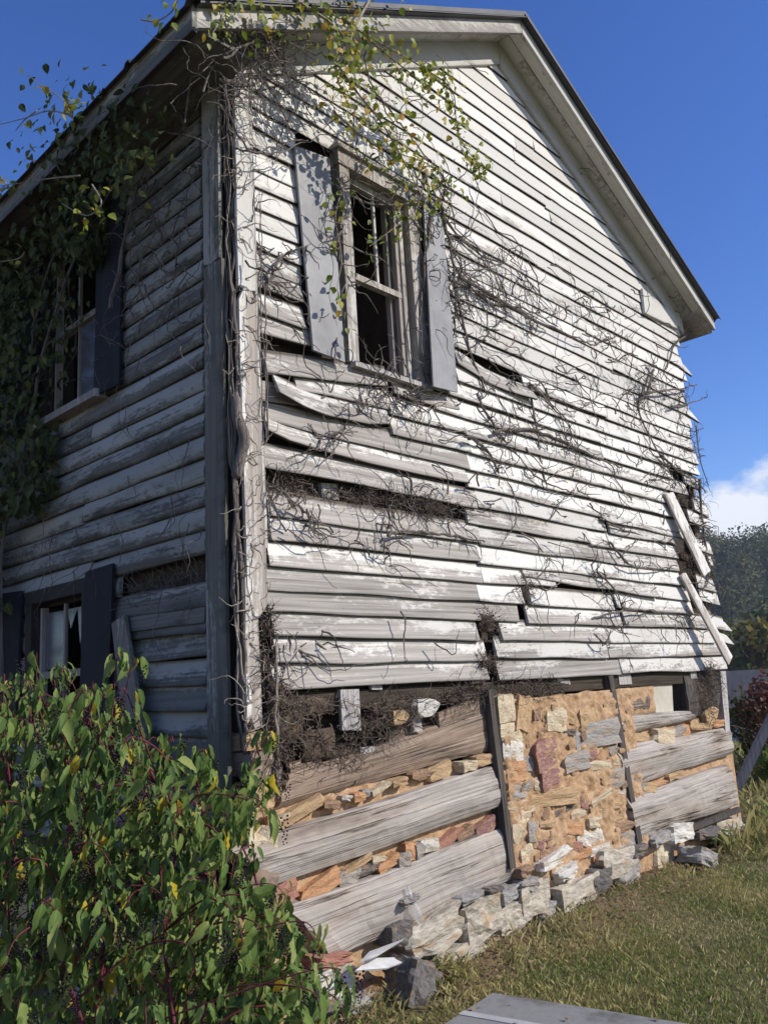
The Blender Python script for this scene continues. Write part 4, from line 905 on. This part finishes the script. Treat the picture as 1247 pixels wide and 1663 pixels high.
# --- dark creeper on the long wall, under the eave
iv = empty('wall_creeper', (-.15, 2.6, 1.2), 'dense dark green creeper smothering the shaded long wall and its upper window', 'creeper')
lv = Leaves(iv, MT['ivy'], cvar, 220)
for ctrl in ([(2.4, 1.0), (2.5, 2.5), (2.3, 3.6), (2.0, 4.6), (1.3, 4.9)], [(3.0, .9), (2.8, 2.5), (2.9, 4.0), (2.4, 5.0)], [(3.6, 1.0), (3.5, 3.0), (3.4, 4.8)], [(2.4, 3.0), (1.9, 4.2), (1.3, 4.7), (.9, 4.9)], [(1.0, 4.0), (.8, 4.6), (.5, 4.9)]):
    pts = spline([(-.10-random.random()*.08, a, b_) for a, b_ in ctrl], 8); k = MB(); k.tube([p+Vector((0, random.gauss(0, .015), random.gauss(0, .01))) for p in pts], taper(len(pts), .014, .005), 5); k.build('stem', MT['twig'], iv)
for i in range(17000):
    y = 1.2+6.0*random.random()**1.6; z = random.uniform(1.9, 5.2)
    f = mnoise.noise(Vector((y*1.3, z*1.3, 4)))*.8
    edge = 1.66+.18*max(0, 3.9-z)+(.35 if z < 2.9 else 0)+(.5 if z < 2.3 else 0)-(.75 if z > 4.45 else 0)
    if y+f*.55 < edge: continue
    if 1.42 < y < 2.15 and 3.50 < z < 4.75 and random.random() < .74: continue
    x = -.05-abs(random.gauss(0, .13))-(.10 if y > 2.3 else 0)
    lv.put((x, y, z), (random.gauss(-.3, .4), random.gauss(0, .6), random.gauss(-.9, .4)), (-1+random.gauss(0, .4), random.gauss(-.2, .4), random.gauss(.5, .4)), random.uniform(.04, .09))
for i in range(520):
    p_ = L(random.gauss(150, 55), random.gauss(235, 50), .25+random.random()*.25); lv.put(p_, (random.gauss(-.3, .5), random.gauss(0, .6), random.gauss(-.8, .4)), (-1, random.gauss(-.2, .4), random.gauss(.5, .4)), random.uniform(.035, .075))
lv.finish()
tw = MB()
for i in range(80):
    p_ = (-.06, random.uniform(.25, 1.1), random.gauss(4.35, .32)); t = wander(p_, (-.1, random.gauss(0, 1), random.gauss(-.1, .7)), random.randint(6, 14), .035, .3, 'l', (.06, .16)); tw.tube(t, taper(len(t), random.uniform(.003, .007), .0015), 4)
for i in range(60):
    p_ = (-.06, random.uniform(.2, 2.5), random.uniform(2.2, 4)); t = wander(p_, (-.1, random.gauss(0, .5), random.gauss(-.6, .7)), random.randint(6, 14), .04, .25, 'l', (.055, .2)); tw.tube(t, taper(len(t), random.uniform(.002, .004), .001), 4)
o_ = tw.build('runners', MT['twig'], iv); o_['kind'] = 'stuff'
# sprays of the creeper that reach out past the eave into the sun
sp_ = empty('creeper_spray', tuple(L(130, 180, .5)), 'sunlit creeper shoots reaching past the left eave against the sky', 'creeper')
lv = Leaves(sp_, MT['creeper'], cvar, 160)
for ctrl, nl in (([(118, 188), (80, 180), (40, 192), (-10, 205)], 0), ([(118, 188), (100, 160), (70, 140), (40, 118)], 14), ([(60, 180), (40, 195), (26, 212)], 0), ([(130, 285), (80, 290), (30, 298), (-20, 305)], 8),
                 ([(230, 32), (255, 34), (280, 18), (292, -8)], 12), ([(110, 170), (125, 168)], 12), ([(150, 300), (165, 330), (140, 350), (100, 330)], 30), ([(0, 290), (10, 300), (-20, 320)], 24), ([(40, 410), (30, 420), (0, 425)], 8)):
    pts = spline([L(a, b_, .62) for a, b_ in ctrl], 6); k = MB(); k.tube(pts, taper(len(pts), .005, .002), 5); k.build('stem', MT['twiglight'], sp_)
    for i in range(nl):
        p_ = random.choice(pts)+Vector((random.gauss(0, .03), random.gauss(0, .03), random.gauss(0, .03))); lv.put(p_, (random.gauss(0, .8), random.gauss(0, .8), random.gauss(-.4, .5)), (random.gauss(-.3, .5), random.gauss(-.6, .4), .6), random.uniform(.03, .055))
lv.finish()

# ================================================================== pokeweed
pk = empty('pokeweed', (-.75, -.25, 0), 'large pokeweed bush with drooping green leaves, magenta stems and black berry clusters', 'pokeweed')
def crinkle(g, a):
    V, F = g; V = V.copy()
    for i in range(1, len(V)): V[i] += [random.gauss(0, a*.4), 0, random.gauss(0, a)]
    return V, F
pvar = [crinkle(leaf_geo(1, w_, f_, d_, 7), .034) for (w_, f_, d_) in ((.20, .35, .5), (.17, .2, .3), (.22, .5, .8), (.14, .7, .4), (.19, .1, .6), (.16, .5, .2), (.23, .3, .45), (.12, .9, .7))]
lv = Leaves(pk, MT['poke'], pvar, 300)
SIL = [(-60, 1100), (30, 1090), (60, 1062), (110, 1085), (150, 1110), (180, 1150), (215, 1080), (225, 1100), (205, 1190), (250, 1200), (300, 1205), (330, 1215), (400, 1270), (432, 1190), (452, 1275), (455, 1300), (405, 1330), (382, 1365), (392, 1420), (450, 1440), (480, 1480), (510, 1520), (500, 1560), (540, 1580), (560, 1610), (500, 1640), (470, 1700), (-60, 1750)]
def inside(x, y):
    r = False; n = len(SIL)
    for i in range(n):
        (x1_, y1_), (x2_, y2_) = SIL[i], SIL[(i+1) % n]
        if (y1_ > y) != (y2_ > y) and x < (x2_-x1_)*(y-y1_)/(y2_-y1_)+x1_: r = not r
    return r
tips = [(60, 1075, 3.35), (215, 1085, 3.4), (190, 1075, 3.45), (110, 1100, 3.3), (436, 1200, 3.85), (330, 1225, 3.6), (400, 1275, 3.7), (250, 1205, 3.5), (490, 1515, 3.45), (10, 1150, 3.2), (150, 1120, 3.3)]
while len(tips) < 215:
    x, y = random.uniform(-50, 540), random.uniform(1090, 1690)
    if inside(x, y): tips.append((x, y, random.uniform(2.75, 3.85)-(.15 if y > 1450 else 0)))
bases = [Vector((-1.5, -.3, 0)), Vector((-1.15, .05, 0)), Vector((-.85, -.25, 0)), Vector((-.6, .1, 0)), Vector((-.45, -.3, 0)), Vector((-1.1, -.65, 0)), Vector((-.2, -.25, 0)), Vector((-.75, -.6, 0))]
rac = []; mains_ = []
for b_ in bases:
    c_ = b_+Vector((random.gauss(0, .12), random.gauss(0, .12), random.uniform(.95, 1.30))); pts = spline([b_, b_*.65+c_*.35+Vector((random.gauss(0, .05), random.gauss(0, .05), 0)), b_*.3+c_*.7+Vector((random.gauss(0, .06), random.gauss(0, .06), 0)), c_], 6)
    k = MB(); k.tube(pts, taper(len(pts), .010, .004), 8); k.build('stem', MT['redstem'], pk, True); mains_.append(pts)
for (tx, ty, dp) in tips:
    T = Vector(D(tx, ty, dp)); b_ = min(bases, key=lambda q_: (q_-Vector((T.x, T.y, 0))).length+random.uniform(0, .35))
    if T.z < .15: T.z = .15+random.random()*.1
    mi = bases.index(b_); mp_ = mains_[mi]; st_ = min(mp_[6:], key=lambda q_: (q_-T).length+.6*max(0, q_.z-T.z+.12)); hub = (st_+T)*.5+Vector((random.gauss(0, .03), random.gauss(0, .03), .05+.05*random.random()))
    pts = spline([st_, hub, T+Vector((0, 0, .02)), T+(T-hub).normalized()*.06+Vector((0, 0, -.05))], 6)
    k = MB(); r = random.uniform(.0022, .0036); k.tube(pts, taper(len(pts), r*1.5, r*.5), 5); k.build('stem', MT['redstem'], pk, True)
    n = len(pts)
    for i in range(random.randint(13, 19)):
        t = random.uniform(.15, 1); p_ = pts[min(int(t*(n-1)), n-1)]; a = random.uniform(0, 2*math.pi); outw = Vector((math.cos(a), math.sin(a), 0))
        p2 = p_+outw*random.uniform(.01, .05)+Vector((0, 0, random.uniform(-.02, .03)))
        d = outw*random.uniform(.1, .8)+Vector((0, 0, random.uniform(-1.7, -.3))); n_ = outw*random.uniform(.2, 1)+Vector((random.gauss(.15, .4), random.gauss(-.4, .4), random.uniform(.0, .8)))
        lv.put(p2, d, n_, random.choice((random.uniform(.03, .06), random.uniform(.05, .09), random.uniform(.07, .115)))*(.75 if t > .9 else 1))
    for i in range(random.choice((0, 1, 1, 2))):
        p_ = pts[min(int(random.uniform(.6, .98)*(n-1)), n-1)]; rac.append(p_+Vector((random.gauss(0, .04), random.gauss(0, .04)-.03, -.01)))
for i in range(1900):                                      # inner and lower foliage
    x, y = random.uniform(-60, 540), random.uniform(1150, 1720)
    if not inside(x, y): continue
    P_ = Vector(D(x, y, random.uniform(2.8, 3.9)))
    if P_.z < .03: continue
    lv.put(P_, (random.gauss(0, .5), random.gauss(-.1, .5), random.uniform(-1.2, -.2)), (random.gauss(.1, .5), random.gauss(-.7, .4), random.uniform(.1, .9)), random.uniform(.035, .10))
lv.finish()
_ico = bpy.data.meshes.new('tmp'); import bmesh
bm = bmesh.new(); bmesh.ops.create_icosphere(bm, subdivisions=1, radius=1); iv_ = [tuple(v.co) for v in bm.verts]; if_ = [tuple(v.index for v in f.verts) for f in bm.faces]; bm.free(); bpy.data.meshes.remove(_ico)
for p_ in rac:                                             # each raceme of berries is one part
    k = MB(); Ln = random.uniform(.06, .12); ax = Vector((random.gauss(0, .15), random.gauss(0, .15), -1)).normalized()
    nb = random.randint(16, 26)
    for j in range(nb):
        t = j/nb; a = j*2.4; rr = .014*(1-.5*t); c_ = p_+ax*(Ln*t)+Vector((math.cos(a)*rr, math.sin(a)*rr, 0)); s = .0055*(1-.35*t)
        k.add([(c_.x+v[0]*s, c_.y+v[1]*s, c_.z+v[2]*s*.85) for v in iv_], if_)
    k.build('berry_cluster', MT['berry'], pk, True)

# ================================================================== small things on the ground
slabm, slt, slb = mat('grey_concrete', .8); q = NT(slt); n1 = q.noise(q.coords((3,)*3), 1, 8, .6); n2 = q.noise(q.coords((30,)*3), 1, 4, .6)
slt.links.new(q.mix(q.math('MULTIPLY', q.math('SUBTRACT', n1, .52), 6, True), q.mix(n2, (.19, .19, .188), (.28, .277, .27)), (.10, .092, .082)), slb.inputs['Base Color']); q.bump(n2, slb, .3, .004)
c0 = np.array(Zp(800, 1612, .05)); e1 = np.array(Zp(722, 1662, .05))-c0; e2 = np.array(Zp(1112, 1662, .05))-c0
e1 = e1/np.linalg.norm(e1); e2 = e2/np.linalg.norm(e2)
cs = empty('concrete_slab', tuple(c0*[1, 1, 0]), 'low grey concrete slab lying in the grass at the house front', 'slab')
slab('panel', [c0+e1*1.3+e2*1.9, c0+e2*1.9, c0, c0+e1*1.3], (0, 0, -.10), slabm, cs, 10, 10, .002, .004)
p0 = c0+e1*.32; slab('joint_strip', [p0+e2*1.9+np.array([0, 0, .004]), p0+e2*1.9-e1*.05+np.array([0, 0, .004]), p0-e1*.05+np.array([0, 0, .004]), p0+np.array([0, 0, .004])], (0, 0, -.02), plain_mat('pale_joint', (.36, .36, .36), (.46, .46, .46), 10.), cs, 2, 8, .001)
for i, (pxs, lab) in enumerate(((((577, 1576), (628, 1572), (680, 1553), (600, 1556)), 'flat white broken panel lying on the foundation stones'), (((584, 1562), (612, 1552), (657, 1524), (600, 1545)), 'narrow white glass sliver propped behind the flat white panel'))):
    c_ = [G(a, b_, .20+.02*(3-j) if j < 2 else .13) for j, (a, b_) in enumerate(pxs)]
    o = slab('broken_panel', c_, (0, .006, -.008), MT['white_plastic'], None, 4, 2, .002); tag(o, lab, 'panel')
def boulder(pxy, z, s, key, lab, rot=0.): o = rock('boulder', tuple(Zp(*pxy, z)), s, key, None, rot, big=True); tag(o, lab, 'stone'); return o
o = rock('boulder', tuple(G(668, 1602, .18)), (.26, .2, .24), 'st_dark', None, .5, big=True); tag(o, 'dark grey boulder below the white broken panel', 'stone')
boulder((1062, 1388), .08, (.30, .22, .26), 'st_cream', 'rounded cream stone in the grass by the right logs', .2)
boulder((1130, 1392), .04, (.34, .24, .14), 'st_grey', 'flat grey stone tilted in the grass near the weeds', .35)
boulder((995, 1415), .10, (.40, .3, .26), 'st_grey', 'angular grey stone fallen below the clay panel', -.2)
boulder((915, 1418), .10, (.24, .16, .12), 'st_white', 'small white stone on the footing below the clay panel', .1)
# leaning timbers past the far corner
a = np.array(Zp(1196, 1300, .0)); b_ = a+np.array([1.3, -.45, 0])+np.array([0, 0, .95])
pt = D(1262, 1165, float(np.dot(a-CAM, CW))); 
o = slab('leaning_plank', [a, pt, pt+np.array([.0, 0, .15]), a+np.array([0, 0, .15])], (.02, .05, 0), MT['plankz'], None, 8, 2, .004); tag(o, 'weathered grey plank leaning outward beyond the far corner', 'plank')
a = G(1125, 1350, .10); b2 = G(1205, 1318, .16); o = slab('fallen_pole', [a, b2, b2+np.array([0, 0, .04]), a+np.array([0, 0, .04])], (0, .05, 0), MT['darkz'], None, 8, 1, .004); tag(o, 'dark narrow pole lying under the lowest right log', 'pole')
# weeds
def weed(p, h, n, lab, m='poke', size=(.04, .08)):
    e = empty('weed', tuple(p), lab, 'weed'); l_ = Leaves(e, MT[m], pvar, 40)
    for i in range(n):
        a = random.uniform(0, 6.28); r = random.uniform(0, h*.9); q_ = Vector(p)+Vector((math.cos(a)*r, math.sin(a)*r*.6, random.uniform(.02, h))); l_.put(q_, (math.cos(a), math.sin(a), random.uniform(-.5, .5)), (random.gauss(0, .4), -.5, .8), random.uniform(*size))
    k = MB()
    for i in range(6): k.tube([p, Vector(p)+Vector((random.gauss(0, h*.3), random.gauss(0, h*.2), h*.7))], .003, 4)
    k.build('stem', MT['redstem'], e); l_.finish()
weed(Vector(Zp(1165, 1375, .0)), .16, 60, 'low green weed at the foot of the right logs')
weed(Vector(Zp(715, 1610, .0)), .14, 70, 'bright green weed beside the dark boulder', 'olive', (.02, .05))
# grass: short mown blades
def grass(n, name, m, region, hmin, hmax, lab, wd=.0028):
    V = np.zeros((n, 4, 3)); cnt = 0; T = []
    while cnt < n:
        x, y = region()
        if -.06 < x < 6.2 and y > -.10 and y < 8.6: continue
        rel = np.array([x, y])-c0[:2]
        A2 = np.array([e1[:2], e2[:2]]).T; uv_ = np.linalg.solve(A2, rel)
        if -.02 < uv_[0] < 1.35 and -.02 < uv_[1] < 1.95: continue
        nz_ = mnoise.noise(Vector((x*1.2, y*1.2, 7))); h = random.uniform(hmin, hmax)*(1+.7*nz_)*random.choice((.6, 1, 1, 1.5))
        if y > -.35 and x > .3 and random.random() < .55*(1+1.5*mnoise.noise(Vector((x*3, y*3, 1)))): continue
        h = h*(1.6 if (y > -.32 and x > .3) else 1); a = random.uniform(0, 6.28); z = gh(x, y)-.025
        dx, dy = math.cos(a)*wd, math.sin(a)*wd; b_ = random.uniform(0, 6.28); le = h*random.uniform(.15, 1.0)
        V[cnt, 0] = (x-dx, y-dy, z); V[cnt, 1] = (x+dx, y+dy, z); V[cnt, 2] = (x+dx*.7+math.cos(b_)*le*.4, y+dy*.7+math.sin(b_)*le*.4, z+h*.65); V[cnt, 3] = (x+math.cos(b_)*le, y+math.sin(b_)*le, z+h)
        dry = min(max(.55+1.1*nz_+random.gauss(0, .22)+(.25 if y > -.5 else 0), 0), .999); T += [dry]*4; cnt += 1
    F = []
    for i in range(n): F += [(4*i, 4*i+1, 4*i+2), (4*i, 4*i+2, 4*i+3)]
    o = mobj(name, V.reshape(-1, 3), F, m, None, None, False, T); tag(o, lab, 'grass', kind='stuff'); return o
grm = leaf_mat('grass_blade', [(0, (.12, .18, .045)), (.3, (.22, .26, .075)), (.55, (.38, .34, .135)), (.85, (.52, .44, .22)), (1, (.58, .50, .30))], .3, .6, .2)
def reg_near():
    r = random.random()**1.4*9+.2; a = random.uniform(-.55, .95); d = np.array([math.cos(a)*CW[0]-math.sin(a)*-CW[1]*0, 0]); 
    ang = math.atan2(CW[1], CW[0])-random.uniform(-.25, .62); return CAM[0]+math.cos(ang)*(2.3+r), CAM[1]+math.sin(ang)*(2.3+r)
grass(150000, 'grass', grm, reg_near, .015, .036, 'short mown grass, green with straw-coloured patches')
def reg_far():
    ang = math.atan2(CW[1], CW[0])-random.uniform(.2, .62); r = random.uniform(8, 30); return CAM[0]+math.cos(ang)*r, CAM[1]+math.sin(ang)*r
grass(30000, 'rough_grass', grm, reg_far, .05, .14, 'rougher grass beyond the far corner of the house', .006)
# leaf litter
k = MB()
for i in range(1500):
    x = random.uniform(.4, 6); y = -.12-abs(random.gauss(0, .22)); z = gh(x, y)+random.uniform(0, .025); a = random.uniform(0, 6.28); s = random.uniform(.012, .035)
    k.add([(x, y, z), (x+s*math.cos(a), y+s*math.sin(a), z+.006), (x+s*math.cos(a+1), y+s*math.sin(a+1), z+.012)], [(0, 1, 2)], random.random())
for i in range(70):
    p_ = c0+e1*random.uniform(.02, 1.2)+e2*random.random()**2*1.6; a = random.uniform(0, 6.28); sz = random.uniform(.010, .03); z = .056
    k.add([(p_[0], p_[1], z), (p_[0]+sz*math.cos(a), p_[1]+sz*math.sin(a), z+.004), (p_[0]+sz*math.cos(a+1), p_[1]+sz*math.sin(a+1), z+.010)], [(0, 1, 2)], random.random())
o = k.build('leaf_litter', leaf_mat('dry_leaf', [(0, (.10, .06, .03)), (.5, (.22, .14, .07)), (1, (.34, .25, .13))], .2, .8), None); tag(o, 'dry brown leaf litter along the foot of the wall', 'leaves', kind='stuff')

# ================================================================== background
def gdir(xp, dist):
    d = ray(xp, 1000); h = math.hypot(d[0], d[1]); return CAM[0]+d[0]/h*dist, CAM[1]+d[1]/h*dist
hx, hy = gdir(1235, 170); hd = np.array([hx-CAM[0], hy-CAM[1]]); hd /= np.linalg.norm(hd); hp = np.array([-hd[1], hd[0]])
V = []; F = []; nx, ny = 60, 16
def hillz(s, t):   # s along ridge (m), t depth 0..1
    rid = 24+7*math.sin(s*.013+.5)-.03*s+3*mnoise.noise(Vector((s*.03, 0, 0)))
    return -2.5+max(0, rid)*math.sin(min(t, 1)*math.pi*.62)**1.3
for j in range(ny+1):
    for i in range(nx+1):
        s = (i/nx-.5)*560; t = j/ny; c_ = np.array([hx, hy])+hp*s+hd*(t*120-20); V.append((c_[0], c_[1], hillz(s, t)))
F = [(j*(nx+1)+i, j*(nx+1)+i+1, (j+1)*(nx+1)+i+1, (j+1)*(nx+1)+i) for j in range(ny) for i in range(nx)]
hill = mobj('hill', V, F, plain_mat('hill_floor', (.03, .04, .015), (.06, .06, .025), .3), None, smooth=True); tag(hill, 'wooded hillside behind the house', 'hill', kind='structure')
def crown(mb_, c_, rx, rz, n, ls):
    for i in range(n):
        u = rng.normal(size=3); u /= np.linalg.norm(u); r = rng.random()**.35; lump = 1+.28*mnoise.noise(Vector(tuple(u*2.1+c_*.37)))
        p_ = c_+u*np.array([rx, rx, rz])*r*lump; a = rng.normal(size=3); a /= np.linalg.norm(a); b_ = np.cross(a, u); b_ /= max(np.linalg.norm(b_), 1e-3); s = ls*(.6+.8*rng.random())
        mb_.add([p_-a*s, p_+b_*s*.7, p_+a*s, p_-b_*s*.7], [(0, 1, 2, 3)], float(min(max(.5+.75*mnoise.noise(Vector(tuple(c_*.61)))+.08*rng.normal(), .01), .99)))
fm = MB()
for i in range(400):
    s = rng.uniform(-160, 160) if i < 220 else rng.uniform(-40, 40); t = rng.uniform(.0, .88); c_ = np.array([hx, hy])+hp*s+hd*(t*120-20); R_ = rng.uniform(2.6, 4.6) if i < 220 else rng.uniform(3.2, 6.0)
    crown(fm, np.array([c_[0], c_[1], hillz(s, t)+R_*.9]), R_, R_*1.2, 140 if i < 220 else 620, .62 if i < 220 else .38)
fo = fm.build('forest', MT['forest'], None); tag(fo, 'dark green wood covering the far hillside', 'forest', kind='stuff')
def tree(xp, dist, ht, rx, m, lab, group='trees at the foot of the hill', n=900, ls=.28):
    x, y = gdir(xp, dist); z = gh(x, y)-.1; e = empty('tree', (x, y, z), lab, 'tree', group); k = MB(); k.tube([(x, y, z), (x+.05*ht*.3, y, z+ht*.35), (x, y, z+ht*.8)], [ht*.03, ht*.022, ht*.008], 7)
    for i in range(6):
        a = i*1.05; z0_ = z+ht*(.3+.07*i); k.tube([(x, y, z0_), (x+math.cos(a)*rx*.6, y+math.sin(a)*rx*.6, z0_+ht*.15)], [ht*.012, ht*.004], 5)
    k.build('trunk', MT['twig'], e); k = MB()
    for i in range(9):
        a = rng.uniform(0, 6.28); r = rng.uniform(.1, .62)*rx; crown(k, np.array([x+math.cos(a)*r, y+math.sin(a)*r, z+ht*rng.uniform(.38, .86)]), rx*.5, rx*.45, n//9, ls)
    k.build('crown', m, e)
tree(1210, 62, 5.6, 2.6, MT['olive'], 'round olive-green tree just right of the house below the wood')
tree(1262, 66, 7.0, 3.0, MT['forest'], 'taller dark tree at the right edge below the wood')
tree(1172, 75, 6.5, 3.0, MT['olive'], 'pale olive tree partly hidden by the far house corner')
# low shed with a dark roof
sx, sy = gdir(1262, 26); shd = empty('shed', (sx, sy, -1.5), 'low shed with dark grey metal roof and pale blue wall beyond the shrubs', 'shed')
ex = np.array([-hd[1], hd[0], 0]); ey = np.array([hd[0], hd[1], 0]); o3 = np.array([sx, sy, 0])
def shb(nm, a0, a1, b0, b1, z0, z1, m):
    V = [tuple(o3+ex*a+ey*b+np.array([0, 0, z])) for z in (z0, z1) for b in (b0, b1) for a in (a0, a1)]; return mobj(nm, V, [(0, 2, 3, 1), (4, 5, 7, 6), (0, 1, 5, 4), (2, 6, 7, 3), (0, 4, 6, 2), (1, 3, 7, 5)], m, shd)
shb('wall', -5, 2.4, 0, 4, -1.7, .1, plain_mat('pale_blue_wall', (.26, .36, .46), (.36, .46, .55), 3.))
V = [tuple(o3+ex*a+ey*b+np.array([0, 0, z])) for a in (-5.3, 2.7) for (b, z) in ((-.4, .05), (2, 1.25), (4.4, .05), (4.4, -.05), (2, 1.13), (-.4, -.05))]
mobj('roof', V, [(0, 1, 7, 6), (1, 2, 8, 7), (2, 3, 9, 8), (3, 4, 10, 9), (4, 5, 11, 10), (5, 0, 6, 11), (0, 5, 4, 1), (1, 4, 3, 2), (6, 7, 10, 11), (7, 8, 9, 10)], plain_mat('grey_roofing', (.06, .06, .065), (.10, .10, .105), 2.), shd)
shb('door', .6, 1.4, -.04, -.005, -1.6, -.15, MT['shutter'])
# russet shrubs
def shrub(xp, dist, ht, r, lab, m='redbush', n=900):
    x, y = gdir(xp, dist); z = gh(x, y)-.05; e = empty('shrub', (x, y, z), lab, 'shrub', 'shrubs beyond the far corner'); k = MB()
    for i in range(26):
        a = random.uniform(0, 6.28); t = wander((x+random.gauss(0, .1), y+random.gauss(0, .1), z), (math.cos(a)*.5, math.sin(a)*.5, 1), 10, ht*.11, .16); k.tube(t, taper(len(t), .009, .002), 4)
    k.build('stem', MT['twig'], e); k = MB()
    for i in range(7): a = random.uniform(0, 6.28); rr = random.uniform(0, .6)*r; crown(k, np.array([x+math.cos(a)*rr, y+math.sin(a)*rr, z+ht*random.uniform(.25, .8)]), r*.5, ht*.26, n//7, .045)
    k.build('crown', MT[m], e)
shrub(1228, 13.0, 1.45, .75, 'russet leafed shrub close behind the leaning plank')
shrub(1264, 14.5, 1.6, .9, 'reddish shrub at the right edge in front of the shed')
shrub(1205, 13.5, 1.3, .7, 'mixed green and rust shrub against the far house corner', 'olive')
shrub(1246, 12.2, .6, .5, 'low dark green shrub under the leaning plank', 'poke')
# thin autumn air over the whole valley
hm = bpy.data.materials.new('air'); hm.use_nodes = True; hm.node_tree.nodes.clear(); ho = hm.node_tree.nodes.new('ShaderNodeOutputMaterial'); hv_ = hm.node_tree.nodes.new('ShaderNodeVolumePrincipled')
hv_.inputs['Color'].default_value = (.78, .86, 1, 1); hv_.inputs['Density'].default_value = .00045; hm.node_tree.links.new(hv_.outputs[0], ho.inputs['Volume'])
mb = MB(); mb.box(-500, 505, -500, 505, -8, 52); hz = mb.build('haze', hm, None); tag(hz, 'thin pale blue haze softening the far wooded hill', 'haze', kind='stuff')
print('objects', len(bpy.data.objects))
